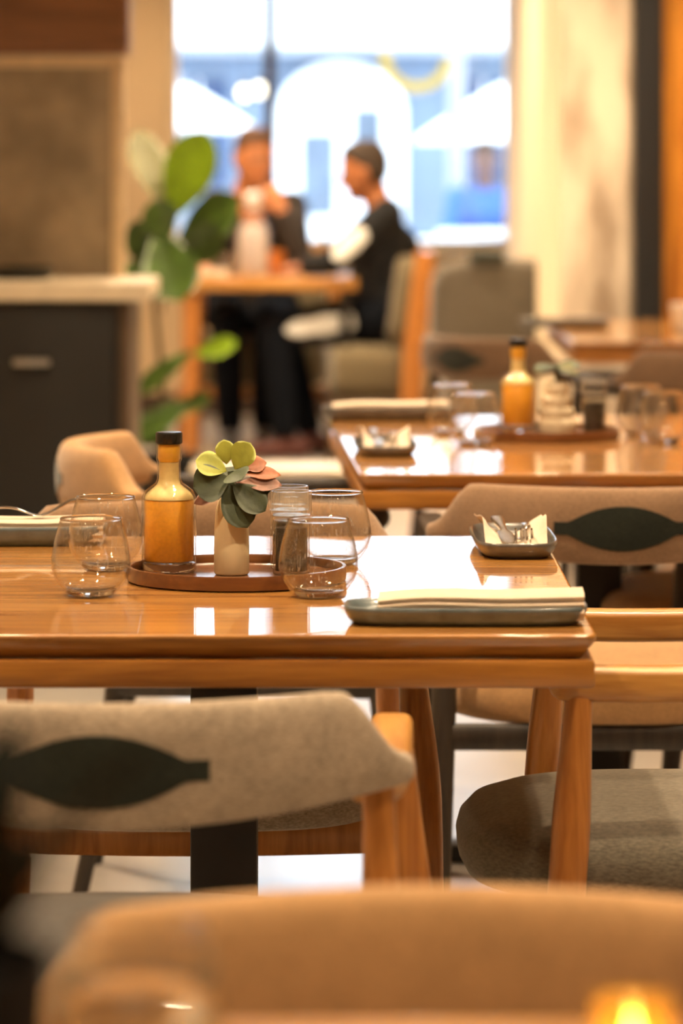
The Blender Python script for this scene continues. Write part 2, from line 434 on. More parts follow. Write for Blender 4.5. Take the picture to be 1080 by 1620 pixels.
# ------------------------------------------------------------------ mesh helpers
class MB:
    def __init__(s):
        s.v, s.f = [], []
    def add(s, vs, fs):
        b = len(s.v)
        s.v += [Vector(v) for v in vs]
        s.f += [tuple(i + b for i in f) for f in fs]
        return s
    def box(s, lo, hi):
        (a, b, c), (d, e, f) = lo, hi
        return s.add([(a, b, c), (d, b, c), (d, e, c), (a, e, c), (a, b, f), (d, b, f), (d, e, f), (a, e, f)],
                     [(0, 3, 2, 1), (4, 5, 6, 7), (0, 1, 5, 4), (1, 2, 6, 5), (2, 3, 7, 6), (3, 0, 4, 7)])
    def loft(s, rings, caps=True, close=False):
        n = len(rings[0])
        vs = [p for r in rings for p in r]
        fs = []
        k = len(rings)
        for i in range(k if close else k - 1):
            i2 = (i + 1) % k
            for j in range(n):
                fs.append((i * n + j, i * n + (j + 1) % n, i2 * n + (j + 1) % n, i2 * n + j))
        if caps and not close:
            fs.append(tuple(reversed(range(n))))
            fs.append(tuple((k - 1) * n + j for j in range(n)))
        return s.add(vs, fs)
    def lathe(s, prof, n=40, c=(0, 0, 0), caps=True, close=False):
        rings = [[(c[0] + r * math.cos(2 * PI * j / n), c[1] + r * math.sin(2 * PI * j / n), c[2] + z) for j in range(n)] for r, z in prof]
        return s.loft(rings, caps, close)
    def tube(s, pts, rad, n=12, side=None, power=2.0, round_ends=False):
        pts = [Vector(p) for p in pts]
        k = len(pts)
        if not isinstance(rad, (list, tuple)):
            rad = [rad] * k
        rad = [r if isinstance(r, (list, tuple)) else (r, r) for r in rad]
        if round_ends:
            t0 = (pts[0] - pts[1]).normalized()
            t1 = (pts[-1] - pts[-2]).normalized()
            a, b = min(rad[0]), min(rad[-1])
            pre, post = [], []
            for q in (0.97, 0.75, 0.4):
                ang = math.asin(q)
                pre.append((pts[0] + t0 * a * q, [x * max(0.12, math.cos(ang)) for x in rad[0]]))
            for q in (0.4, 0.75, 0.97):
                ang = math.asin(q)
                post.append((pts[-1] + t1 * b * q, [x * max(0.12, math.cos(ang)) for x in rad[-1]]))
            pts = [x[0] for x in pre] + pts + [x[0] for x in post]
            rad = [x[1] for x in pre] + list(rad) + [x[1] for x in post]
            k = len(pts)
        u = None
        rings = []
        for i in range(k):
            t = (pts[min(i + 1, k - 1)] - pts[max(i - 1, 0)]).normalized()
            base = Vector(side) if side is not None else u
            if base is None:
                base = Vector((1, 0, 0)) if abs(t.x) < 0.8 else Vector((0, 1, 0))
            u = (base - t * base.dot(t))
            if u.length < 1e-5:
                u = t.orthogonal()
            u.normalize()
            v = t.cross(u)
            a, b = rad[i]
            ring = []
            for j in range(n):
                th = 2 * PI * j / n
                cx, sx = math.cos(th), math.sin(th)
                e = 2.0 / power
                ring.append(pts[i] + u * (a * math.copysign(abs(cx) ** e, cx)) + v * (b * math.copysign(abs(sx) ** e, sx)))
            rings.append(ring)
        return s.loft(rings)
    def ellipsoid(s, c, r, n=20, m=12, rot=None):
        rings = []
        for i in range(m + 1):
            ph = -PI / 2 + PI * i / m
            cr = max(0.02, math.cos(ph))
            ring = []
            for j in range(n):
                th = 2 * PI * j / n
                p = Vector((r[0] * cr * math.cos(th), r[1] * cr * math.sin(th), r[2] * math.sin(ph)))
                if rot is not None:
                    p = rot @ p
                ring.append(p + Vector(c))
            rings.append(ring)
        return s.loft(rings)
    def xform(s, m):
        s.v = [m @ v for v in s.v]
        return s
    def join(s, o):
        return s.add(o.v, o.f)
    def mesh(s, name, bevel=0.0, segs=2, smooth=True, angle=40):
        me = bpy.data.meshes.new(name)
        me.from_pydata([tuple(v) for v in s.v], [], s.f)
        bm = bmesh.new()
        bm.from_mesh(me)
        bmesh.ops.recalc_face_normals(bm, faces=bm.faces)
        if bevel:
            es = [e for e in bm.edges if len(e.link_faces) == 2 and e.calc_face_angle(0) > 0.6]
            bmesh.ops.bevel(bm, geom=es, offset=bevel, segments=segs, profile=0.5, affect='EDGES', clamp_overlap=True)
        bm.to_mesh(me)
        bm.free()
        if smooth:
            me.shade_smooth()
            me.set_sharp_from_angle(angle=math.radians(angle))
        return me
    def build(s, name, mat, parent=None, loc=None, bevel=0.0, segs=2, smooth=True, angle=40):
        me = s.mesh(name, bevel, segs, smooth, angle)
        me.materials.append(M[mat] if isinstance(mat, str) else mat)
        o = bpy.data.objects.new(name, me)
        C.objects.link(o)
        if parent is not None:
            o.parent = parent
        if loc is not None:
            o.location = loc
        return o

def remeshed(mb, name, voxel, smooth_it=2):
    """union of closed pieces as one continuous skin"""
    me = mb.mesh(name + '_raw', smooth=False)
    o = bpy.data.objects.new(name + '_raw', me)
    C.objects.link(o)
    r = o.modifiers.new('r', 'REMESH')
    r.mode = 'VOXEL'
    r.voxel_size = voxel
    r.use_smooth_shade = True
    if smooth_it:
        sm = o.modifiers.new('s', 'SMOOTH')
        sm.factor = 0.5
        sm.iterations = smooth_it
    dg = bpy.context.evaluated_depsgraph_get()
    dg.update()
    out = bpy.data.meshes.new_from_object(o.evaluated_get(dg))
    out.name = name
    bpy.data.objects.remove(o)
    bpy.data.meshes.remove(me)
    out.shade_smooth()
    return out

def link_mesh(name, me, mat, parent=None):
    me.materials.clear()
    me.materials.append(M[mat])
    o = bpy.data.objects.new(name, me)
    C.objects.link(o)
    if parent is not None:
        o.parent = parent
    return o

def tag(o, label=None, cat=None, group=None, kind=None):
    if label: o['label'] = label
    if cat: o['category'] = cat
    if group: o['group'] = group
    if kind: o['kind'] = kind
    return o

def thing(name, label, cat, loc=(0, 0, 0), rz=0.0, group=None):
    o = bpy.data.objects.new(name, None)
    o.empty_display_size = 0.05
    C.objects.link(o)
    o.location = loc
    o.rotation_euler = (0, 0, rz)
    return tag(o, label, cat, group)

def dup(o, loc=None, rz=None, label=None, parent=None):
    c = o.copy()
    C.objects.link(c)
    if parent is not None:
        c.parent = parent
    if loc is not None:
        c.location = loc
    if rz is not None:
        c.rotation_euler = (0, 0, rz)
    if label:
        c['label'] = label
    for ch in list(o.children):
        dup(ch, parent=c)
    return c

def struct(name, mb, mat, bevel=0.0, parent=None):
    o = mb.build(name, mat, parent, bevel=bevel)
    if parent is None:
        o['kind'] = 'structure'
    return o

def superellipse(a, b, p, n):
    out = []
    for j in range(n):
        th = 2 * PI * j / n
        c, s_ = math.cos(th), math.sin(th)
        out.append((a * math.copysign(abs(c) ** (2 / p), c), b * math.copysign(abs(s_) ** (2 / p), s_)))
    return out

def smooth01(t):
    t = max(0, min(1, t))
    return t * t * (3 - 2 * t)

def spline(pts, n):
    """Catmull-Rom through the points"""
    P = [Vector(p) for p in pts]
    P = [2 * P[0] - P[1]] + P + [2 * P[-1] - P[-2]]
    out = []
    k = len(P) - 3
    for i in range(n + 1):
        t = i / n * k
        j = min(int(t), k - 1)
        u = t - j
        a, b, c, d = P[j:j + 4]
        out.append(0.5 * ((2 * b) + (c - a) * u + (2 * a - 5 * b + 4 * c - d) * u * u + (3 * b - a - 3 * c + d) * u ** 3))
    return out

# ------------------------------------------------------------------ the room
X0, X1, Y0, YW, ZC = -2.7, 3.2, -1.6, 18.5, 3.25
struct('floor', MB().box((X0, Y0, -0.1), (X1, YW + 0.2, 0)), 'floor')
struct('ceiling', MB().box((X0, Y0, ZC), (X1, YW + 0.2, ZC + 0.1)), 'ceiling')
struct('wall_left', MB().box((X0 - 0.15, Y0, 0), (X0, YW + 0.2, ZC)), 'plaster')
struct('wall_right', MB().box((X1, Y0, 0), (X1 + 0.15, YW + 0.2, ZC)), 'plaster')
struct('wall_back', MB().box((X0, Y0 - 0.15, 0), (X1, Y0, ZC)), 'plaster')
WX0, WX1, WZ0, WZ1 = -0.83, 0.83, 0.80, 3.02
wf = MB()
wf.box((X0, YW, 0), (WX0, YW + 0.2, ZC))
wf.box((WX1, YW, 0), (X1, YW + 0.2, ZC))
wf.box((WX0, YW, 0), (WX1, YW + 0.2, WZ0))
wf.box((WX0, YW, WZ1), (WX1, YW + 0.2, ZC))
struct('wall_far', wf, 'plaster')
# window: frame, mullion, panes, sill, the gold emblem on the glass
win = bpy.data.objects.new('window_1', None)
C.objects.link(win)
win.location = (0, YW + 0.08, 0)
win['kind'] = 'structure'
fr = MB()
fr.box((WX0, -0.03, WZ0), (WX0 + 0.035, 0.03, WZ1)).box((WX1 - 0.035, -0.03, WZ0), (WX1, 0.03, WZ1))
fr.box((WX0, -0.03, WZ0), (WX1, 0.03, WZ0 + 0.04)).box((WX0, -0.03, WZ1 - 0.04), (WX1, 0.03, WZ1))
fr.build('window_frame', 'frame_pale', win)
MB().box((-0.372, -0.035, WZ0), (-0.318, 0.035, WZ1)).build('mullion', 'frame_dark', win, bevel=0.004)
MB().box((WX0 + 0.03, -0.004, WZ0 + 0.03), (-0.365, 0.004, WZ1 - 0.03)).build('window_pane', 'pane', win)
MB().box((-0.325, -0.004, WZ0 + 0.03), (WX1 - 0.03, 0.004, WZ1 - 0.03)).build('window_pane', 'pane', win)
MB().box((WX0 - 0.03, -0.16, WZ0 - 0.04), (WX1 - 0.02, -0.03, WZ0)).build('window_sill', 'frame_pale', win, bevel=0.006)
def arc_band(cx, cz, r0, r1, a0, a1, y0=-0.012, y1=-0.006, n=28):
    rings = []
    for i in range(n + 1):
        a = math.radians(a0 + (a1 - a0) * i / n)
        ca, sa = math.cos(a), math.sin(a)
        rings.append([(cx + r0 * ca, y0, cz + r0 * sa), (cx + r1 * ca, y0, cz + r1 * sa), (cx + r1 * ca, y1, cz + r1 * sa), (cx + r0 * ca, y1, cz + r0 * sa)])
    return MB().loft(rings)
em = arc_band(0.365, 1.735, 0.125, 0.18, 170, 355)
em.join(arc_band(0.38, 1.80, 0.07, 0.10, 20, 160))
em.box((0.435, -0.012, 1.86), (0.485, -0.006, 2.10))
em.build('gold_emblem', 'gold', win)['label'] = 'gold curved emblem stuck on the window glass'

# pier on the right: bare concrete front, plastered side running to the window wall
struct('wall_pier', MB().box((0.74, 13.02, 0), (0.99, 17.2, ZC)), 'plaster_pale')
struct('trim_1', MB().box((0.742, 12.98, 0), (0.99, 13.02, ZC)), 'concrete', bevel=0.01)
struct('trim_2', MB().box((0.99, 12.9, 0), (1.085, 13.1, ZC)), 'black_metal', bevel=0.004)
wc = bpy.data.objects.new('wall_right_cladding', None)
C.objects.link(wc)
wc.location = (1.085, 13.0, 0)
wc['kind'] = 'structure'
bd = MB().box((0.002, 0, 0), (0.146, 0.025, ZC)).build('board', 'amber_wood', wc, bevel=0.003)
for i in range(1, 14):
    c = bd.copy()
    C.objects.link(c)
    c.location = (0.148 * i, 0.003 * (i % 2), 0)
struct('baseboard_left', MB().box((X0, Y0, 0), (X0 + 0.015, YW, 0.1)), 'frame_dark')
struct('baseboard_far', MB().box((X0, YW - 0.015, 0), (0.72, YW, 0.1)), 'frame_dark')
# lamp fittings under the ceiling, the added spots included
ring = None
for i, (lx, ly, e) in enumerate(LAMPS):
    if ring is None:
        ring = thing('ceiling_light', 'round warm downlight recessed in the ceiling', 'light', (lx, ly, ZC), 0, 'ceiling downlights')
        MB().lathe([(0.075, 0), (0.095, 0), (0.095, -0.02), (0.088, -0.03), (0.075, -0.03)], 28, close=True).build('rim', 'white_gloss', ring)
        MB().lathe([(0.074, -0.004), (0.074, -0.012)], 28).build('lamp_disc', 'lamp_disc', ring)
    else:
        dup(ring, (lx, ly, ZC))

# ------------------------------------------------------------------ hutch with doors at the left
hx0, hx1, hy0, hy1 = -2.1, -0.575, 10.40, 10.95
hu = thing('sideboard', 'tall sideboard with charcoal doors, pale counter and framed stone back panel', 'sideboard', ((hx0 + hx1) / 2, (hy0 + hy1) / 2, 0))
wd, dp = (hx1 - hx0) / 2, (hy1 - hy0) / 2
MB().box((-wd, -dp + 0.03, 0.08), (wd - 0.03, dp, 0.86)).build('body', 'door_dark', hu)
MB().box((-wd + 0.02, -dp + 0.06, 0.0), (wd - 0.03, dp, 0.08)).build('plinth', 'black_metal', hu)
MB().box((wd - 0.03, -dp + 0.01, 0.0), (wd, dp, 0.86)).build('side_panel', 'hutch_side', hu)
MB().box((-wd, -dp - 0.03, 0.865), (wd + 0.055, dp, 0.915)).build('counter', 'counter', hu, bevel=0.006)
xs = [-wd + 0.02, -wd + 0.36, -wd + 0.605, wd - 0.345, wd - 0.035]
xs = [wd - 0.035 - 0.345 * k for k in range(4, -1, -1)]
for i in range(4):
    d = MB().box((xs[i] + 0.004, -dp, 0.10), (xs[i + 1] - 0.004, -dp + 0.028, 0.855)).build('door', 'door_dark', hu, bevel=0.003)
    hxm = xs[i] + 0.115
    h = MB().box((hxm - 0.05, -dp - 0.03, 0.69), (hxm + 0.05, -dp - 0.018, 0.708))
    h.box((hxm - 0.045, -dp - 0.02, 0.694), (hxm - 0.033, -dp, 0.704)).box((hxm + 0.033, -dp - 0.02, 0.694), (hxm + 0.045, -dp, 0.704))
    h.build('handle', 'chrome', d, bevel=0.002)
MB().box((-wd, dp - 0.06, 0.915), (wd - 0.075, dp - 0.03, 1.535)).build('back_panel', 'slate', hu)
f4 = MB().box((-wd, dp - 0.075, 1.51), (wd - 0.042, dp - 0.02, 1.54)).box((wd - 0.08, dp - 0.075, 0.915), (wd - 0.042, dp - 0.02, 1.51))
f4.build('panel_frame', 'frame_pale', hu, bevel=0.003)
up = MB().box((-wd, 0.08, 1.545), (wd - 0.025, dp, 2.25)).build('upper_cupboard', 'hutch_wood', hu, bevel=0.004)
for i in range(2):
    a = wd - 0.03 - 0.7 * (i + 1)
    MB().box((a + 0.004, 0.058, 1.56), (a + 0.696, 0.078, 2.23)).build('cupboard_door', 'hutch_wood', hu, bevel=0.003)
tr = MB().lathe([(0.0, 0.0), (0.075, 0.0), (0.085, 0.012), (0.088, 0.035), (0.08, 0.035), (0.076, 0.014), (0.0, 0.01)], 32, caps=False).build('serving_bowl', 'cap')
tr.location = (-0.89, 10.68, 0.915)
tag(tr, 'low black bowl on the pale counter of the sideboard', 'bowl')

# ------------------------------------------------------------------ tables
def table(label, x0, x1, y0, y1, rz=0, col=None, group='square oak tables'):
    cx, cy = (x0 + x1) / 2, (y0 + y1) / 2
    a, b = (x1 - x0) / 2, (y1 - y0) / 2
    t = thing('dining_table', label, 'table', (cx, cy, 0), rz, group)
    # solid top with a rounded nosing
    prof = [(0.019, 0.7235), (0.0175, 0.7235), (0.016, 0.7240), (0.0125, 0.729), (0.0065, 0.736), (0.0015, 0.7425), (0.0, 0.7455), (0.0, 0.7478), (0.0010, 0.7494), (0.0028, 0.75), (0.004, 0.75), (0.006, 0.75)]
    rings = []
    for ins, z in prof:
        r = 0.012
        pts = []
        for sx, sy, a0 in ((1, 1, 0), (-1, 1, 90), (-1, -1, 180), (1, -1, 270)):
            for q in range(5):
                an = math.radians(a0 + q * 22.5)
                pts.append((sx * (a - r) + (r - min(ins, r * 0.8)) * math.cos(an) - sx * max(0, ins - r * .8), sy * (b - r) + (r - min(ins, r * 0.8)) * math.sin(an) - sy * max(0, ins - r * .8), z))
        rings.append(pts)
    MB().loft(rings).build('tabletop', 'table', t, angle=60)
    e = 0.002
    for sgn in (-1, 1):
        MB().box((-a + e, min(sgn * (b - e), sgn * (b - 0.03)), 0.692), (a - e, max(sgn * (b - e), sgn * (b - 0.03)), 0.7225)).build('apron', 'table_dark', t, bevel=0.004)
        MB().box((min(sgn * (a - e), sgn * (a - 0.03)), -b + 0.031, 0.692), (max(sgn * (a - e), sgn * (a - 0.03)), b - 0.031, 0.7225)).build('apron', 'table_dark', t, bevel=0.004)
    ox = 0 if col is None else col - cx
    MB().box((ox - 0.04, -0.04, 0.03), (ox + 0.04, 0.04, 0.70)).build('column', 'black_metal', t, bevel=0.003)
    MB().box((ox - 0.2, -0.2, 0.7), (ox + 0.2, 0.2, 0.723)).build('mounting_plate', 'black_metal', t)
    ft = MB().box((ox - 0.32, -0.035, 0.0), (ox + 0.32, 0.035, 0.035)).build('foot', 'black_metal', t, bevel=0.006)
    MB().box((ox - 0.035, -0.36, 0.0), (ox + 0.035, 0.36, 0.034)).build('foot', 'black_metal', t, bevel=0.006)
    return t

table('square oak table in focus with sauce bottle, vase and four glasses', -0.575, 0.275, 4.12, 5.18, 0, -0.142)
table('oak table behind the focused one, seen from its far-left corner, with a second tray', 0.0, 0.92, 6.19, 7.56, math.radians(2.3))
table('far oak table beside the concrete pier', 0.63, 1.70, 10.45, 11.85, 0)
table('blurred nearest oak table along the lower edge of the photo', -0.75, 0.80, 1.2, 2.30, 0)

# ------------------------------------------------------------------ armchairs
def back_y(x):
    return -0.27 + 1.75 * x * x
def back_top(x):
    return 0.776 - 0.062 * smooth01((abs(x) - 0.214) / 0.054)
def back_bot(x):
    return 0.662 + 0.022 * (abs(x) / 0.275) ** 2
BT = 0.0225
def back_normal(x):
    return Vector((3.5 * x, -1, 0)).normalized()

def make_chair(label, fab, seat_fab, arm, rail, leg, loc, rz, group, inset=True, arms=True):
    t = thing('armchair', label, 'chair', loc, rz, group)
    # upholstered band, curved in plan
    rings = []
    N = 44
    us = [-1, -0.995, -0.98] + [-0.96 + 1.92 * i / N for i in range(N + 1)] + [0.98, 0.995, 1]
    for u in us:
        x = 0.278 * u
        end = math.sqrt(max(0.0, 1 - (max(0, abs(u) - 0.96) / 0.04) ** 2)) if abs(u) > 0.96 else 1
        end = max(end, 0.15)
        c = Vector((x, back_y(x), 0))
        n = back_normal(x)
        zt, zb = back_top(x), back_bot(x)
        zm, hb = (zt + zb) / 2, (zt - zb) / 2 * (0.55 + 0.45 * end)
        ring = []
        for (a, b) in superellipse(BT * end, hb, 2.7, 28):
            ring.append(c + n * a + Vector((0, 0, zm + b)))
        rings.append(ring)
    MB().loft(rings).build('backrest', fab, t, angle=70)
    if inset:
        front, rear = [], []
        K, T = 30, 6
        vs, fs = [], []
        zm, hb = (0.776 + 0.662) / 2, (0.776 - 0.662) / 2
        for layer in (0, 1):
            for i in range(K + 1):
                s_ = -1 + 2 * i / K
                h = max(0.0095, 0.033 * (1 - abs(s_ / 0.93) ** 2.0)) if abs(s_) < 0.93 else 0.0095
                x = 0.093 * s_
                n = back_normal(x)
                for j in range(T + 1):
                    z = -h + 2 * h * j / T - 0.002
                    th = BT * (max(0, 1 - abs(z / hb) ** 2.7)) ** (1 / 2.7)
                    off = th + (0.0016 if layer == 0 else -0.004)
                    vs.append(Vector((x, back_y(x), zm + z)) + n * off)
        L = (K + 1) * (T + 1)
        for i in range(K):
            for j in range(T):
                a = i * (T + 1) + j
                fs.append((a, a + 1, a + T + 2, a + T + 1))
                fs.append((L + a, L + a + T + 1, L + a + T + 2, L + a + 1))
        for i in range(K):
            for j in (0, T):
                a, b2 = i * (T + 1) + j, (i + 1) * (T + 1) + j
                fs.append((a, b2, L + b2, L + a))
        for i in (0, K):
            for j in range(T):
                a = i * (T + 1) + j
                fs.append((a, a + 1, L + a + 1, L + a))
        MB().add(vs, fs).build('back_inset', 'fab_dark', t)['label'] = 'dark leaf-shaped inset on the outside of the backrest'
    for s_ in (-1, 1):
        # front legs run up past the seat and carry the arms
        top = 0.652 if arms else 0.44
        lg = [(s_ * 0.316, 0.30, 0.0), (s_ * 0.305, 0.275, 0.22), (s_ * 0.297, 0.255, 0.44)]
        if arms:
            lg += [(s_ * 0.285, 0.247, 0.55), (s_ * 0.277, 0.240, 0.654)]
        nl = 14 if arms else 8
        MB().tube(spline(lg, nl), [0.0135 + 0.0085 * smooth01(i / 8) - 0.006 * smooth01((i - 9) / 5) for i in range(nl + 1)], 16).build('leg', leg, t)
        rg = [(s_ * 0.270, -0.245, 0.0), (s_ * 0.264, -0.20, 0.22), (s_ * 0.259, -0.168, 0.44), (s_ * 0.255, -0.148, 0.56), (s_ * 0.252, -0.136, 0.70)]
        MB().tube(spline(rg, 14), [0.0135 + 0.0055 * smooth01(i / 8) - 0.004 * smooth01((i - 9) / 5) for i in range(15)], 16).build('leg', leg, t)
        if arms:
            ar = spline([(s_ * 0.270, 0.255, 0.670), (s_ * 0.268, 0.15, 0.668), (s_ * 0.263, 0.02, 0.670), (s_ * 0.254, -0.07, 0.674), (s_ * 0.242, -0.112, 0.680)], 20)
            MB().tube(ar, [(0.022, 0.0205)] * 13 + [(0.022 - 0.0009 * i, 0.0205) for i in range(8)], 22, side=(1, 0, 0), power=4.2, round_ends=True).build('arm', arm, t, angle=60)
        MB().tube([(s_ * 0.300, 0.262, 0.395), (s_ * 0.268, -0.175, 0.395)], [(0.011, 0.02)] * 2, 10, side=(1, 0, 0), power=4).build('seat_rail', leg, t)
    MB().tube([(x, 0.262, 0.399 - 0.006 * math.cos(x * 5.5)) for x in [-0.285 + 0.057 * i for i in range(11)]], [(0.011, 0.026)] * 11, 10, side=(0, 1, 0), power=4).build('seat_rail', leg, t)
    MB().tube([(-0.255, -0.175, 0.395), (0.255, -0.175, 0.395)], [(0.011, 0.02)] * 2, 10, side=(0, 1, 0), power=4).build('seat_rail', leg, t)
    # cushion
    rings = []
    for (k, z) in ((0.90, 0.412), (0.965, 0.418), (0.995, 0.434), (1.0, 0.452), (0.985, 0.468), (0.94, 0.482), (0.84, 0.492), (0.66, 0.499), (0.40, 0.503), (0.12, 0.505)):
        rings.append([(x * k, 0.083 + y * k, z) for x, y in superellipse(0.272, 0.287, 3.0, 80)])
    MB().loft(rings).build('seat', seat_fab, t, angle=80)
    return t

oak = ('oak_y', 'oak_x', 'oak_z')
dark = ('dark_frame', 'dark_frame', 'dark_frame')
make_chair('oak armchair with beige back and dark inset, turned away, before the focused table', 'fab_beige', 'fab_charcoal', *oak, (-0.218, 3.70, 0), 0, 'upholstered armchairs')
make_chair('oak armchair with grey seat at the right end of the focused table, seen side-on', 'fab_beige', 'fab_seat', *oak, (0.508, 4.60, 0), PI / 2, 'upholstered armchairs')
make_chair('beige armchair facing the camera on the far side of the focused table', 'fab_brown', 'fab_beige', *oak, (-0.19, 5.17, 0), PI, 'upholstered armchairs')
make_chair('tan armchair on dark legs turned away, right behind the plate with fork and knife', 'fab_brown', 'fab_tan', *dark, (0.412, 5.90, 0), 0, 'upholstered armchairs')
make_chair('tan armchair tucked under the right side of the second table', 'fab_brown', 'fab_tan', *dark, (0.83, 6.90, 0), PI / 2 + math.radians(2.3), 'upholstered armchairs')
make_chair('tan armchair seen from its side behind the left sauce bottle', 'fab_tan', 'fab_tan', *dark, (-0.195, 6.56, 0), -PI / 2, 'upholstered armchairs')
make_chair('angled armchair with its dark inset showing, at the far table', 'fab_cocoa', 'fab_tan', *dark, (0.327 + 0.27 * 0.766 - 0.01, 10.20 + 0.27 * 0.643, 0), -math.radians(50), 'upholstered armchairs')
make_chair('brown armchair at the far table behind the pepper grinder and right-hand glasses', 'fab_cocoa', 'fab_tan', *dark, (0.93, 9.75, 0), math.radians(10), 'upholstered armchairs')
make_chair('blurred tan chair whose wide back fills the bottom of the photo', 'fab_tan', 'fab_tan', *oak, (0.065, 2.31, 0), PI, 'upholstered armchairs', arms=False)

# ------------------------------------------------------------------ tableware
TZ = 0.75
def at(px, y_px, z):
    """ground position of something standing at height z whose base shows at this pixel"""
    d = F_PX * (CAM_Z - z) / (y_px - HOR)
    return ((px - 540) * d / F_PX, d)

def make_glass(label, loc, group):
    o_ = [(0.004, 0.0), (0.023, 0.0), (0.0265, 0.002), (0.034, 0.009), (0.0425, 0.021), (0.0465, 0.034), (0.0462, 0.046), (0.0435, 0.062), (0.0395, 0.078), (0.0360, 0.0905)]
    i_ = [(0.0350, 0.0905), (0.0385, 0.078), (0.0424, 0.062), (0.0450, 0.046), (0.0452, 0.034), (0.0410, 0.022), (0.032, 0.0125), (0.021, 0.0085), (0.004, 0.0078)]
    pr = o_ + [(0.0355, 0.0913)] + i_
    g = MB().lathe(pr, 56).build('wine_glass', 'glass', loc=loc, angle=80)
    MB().lathe([(0.003, 0.0012), (0.0235, 0.0012), (0.0275, 0.004), (0.030, 0.0082), (0.021, 0.0072), (0.003, 0.0066)], 40).build('base', 'thick_glass', g, angle=60)
    MB().lathe([(0.0346, 0.0905), (0.0348, 0.0916), (0.0355, 0.0921), (0.0362, 0.0916), (0.0364, 0.0905), (0.0362, 0.0896), (0.0355, 0.0892), (0.0348, 0.0896)], 56, close=True).build('rim', 'thick_glass', g)
    return tag(g, label, 'glass', group)
def glasses(items, group):
    first = None
    for label, loc in items:
        if first is None:
            first = make_glass(label, loc, group)
        else:
            dup(first, loc, random.uniform(0, 6), label)
glasses([
    ('stemless wine glass left of the sauce bottle, the one nearer the table front', (-0.293, 4.48, TZ)),
    ('stemless wine glass left of the sauce bottle, behind another glass', (-0.293, 4.76, TZ)),
    ('stemless wine glass standing in front of the grinders on the focused table', (-0.027, 4.47, TZ)),
    ('stemless wine glass behind and right of the grinders on the focused table', (-0.009, 4.83, TZ)),
], 'stemless glasses on the focused table')
glasses([
    ('front one of the two blurred glasses left of the second bottle', (0.236, 6.80, TZ)),
    ('rear one of the two blurred glasses left of the second bottle', (0.203, 7.06, TZ)),
    ('blurred glass just right of the pepper grinder on the second table', (0.548, 7.01, TZ)),
    ('blurred glass farthest right on the second table', (0.575, 6.83, TZ)),
], 'stemless glasses on the second table')

def make_bottle(label, loc):
    t = thing('sauce_bottle', label, 'bottle', loc, 0, 'sauce bottles')
    outer = [(0.003, 0.0), (0.031, 0.0), (0.0335, 0.0025), (0.0335, 0.086), (0.0327, 0.092), (0.0290, 0.0995), (0.0225, 0.1045), (0.0168, 0.1085), (0.0147, 0.113), (0.0143, 0.134), (0.0158, 0.1365), (0.0158, 0.143), (0.0150, 0.1450), (0.0158, 0.147), (0.0158, 0.1535), (0.0145, 0.1560)]
    inner = [(0.0132, 0.1560), (0.0140, 0.152), (0.0140, 0.138), (0.0127, 0.134), (0.0124, 0.114), (0.0146, 0.107), (0.0205, 0.102), (0.0268, 0.0968), (0.0302, 0.0915), (0.0306, 0.086), (0.0306, 0.016), (0.029, 0.0125), (0.003, 0.0115)]
    MB().lathe(outer + inner, 48).build('bottle_glass', 'bottle', t, angle=50)
    MB().lathe([(0.003, 0.0012), (0.030, 0.0012), (0.0322, 0.004), (0.0322, 0.0105), (0.029, 0.0115), (0.003, 0.0105)], 40).build('base', 'thick_glass', t, angle=50)
    MB().lathe([(0.003, 0.0125), (0.0288, 0.0135), (0.0303, 0.017), (0.0303, 0.0868), (0.0285, 0.0885), (0.003, 0.0885)], 48).build('sauce', 'sauce', t, angle=60)['label'] = 'thick orange sauce filling the bottle'
    MB().lathe([(0.0301, 0.0888), (0.0299, 0.0913), (0.0266, 0.0963), (0.0203, 0.1015), (0.0144, 0.1065), (0.0122, 0.114), (0.0122, 0.1335), (0.0110, 0.1335), (0.0110, 0.114), (0.0132, 0.1055), (0.0194, 0.1005), (0.0258, 0.0953), (0.0290, 0.0905), (0.0291, 0.0888)], 48, close=True).build('sauce_film', 'sauce_film', t, angle=80)['label'] = 'pale sauce smeared inside the neck and shoulder'
    MB().lathe([(0.002, 0.1342), (0.0122, 0.1342), (0.0137, 0.1385), (0.0137, 0.1515), (0.0128, 0.1556), (0.002, 0.1556)], 32).build('stopper', 'stopper', t, angle=50)
    n = 48
    rings = []
    for r, z in ((0.0120, 0.1563), (0.0156, 0.1565), (0.0162, 0.158), (0.0162, 0.1690), (0.0151, 0.1706), (0.003, 0.1708)):
        rings.append([((r + (0.0004 if j % 2 and r > 0.0155 else 0)) * math.cos(2 * PI * j / n), (r + (0.0004 if j % 2 and r > 0.0155 else 0)) * math.sin(2 * PI * j / n), z) for j in range(n)])
    MB().loft(rings).build('cap', 'cap', t, angle=35)
    return t
b1 = make_bottle('orange sauce bottle with black cap on the round tray, in sharp focus', (-0.211, 4.685, TZ + 0.0065))
dup(b1, (0.324, 7.02, TZ + 0.0065), 0.6, 'blurred orange sauce bottle on the second table')

def make_tray(label, loc):
    pr = [(0.004, 0.0), (0.128, 0.0), (0.1325, 0.002), (0.1335, 0.016), (0.1325, 0.0185), (0.1285, 0.0185), (0.1272, 0.016), (0.1265, 0.008), (0.124, 0.006), (0.004, 0.006)]
    o = MB().lathe(pr, 96).build('round_tray', 'tray', loc=loc, angle=35)
    return tag(o, label, 'tray', 'round wooden trays')
tray = make_tray('round reddish wooden tray under the sharp sauce bottle and vase', (-0.127, 4.645, TZ))
dup(tray, (0.372, 6.96, TZ), 0.4, 'blurred round wooden tray holding the second bottle and pepper grinder')

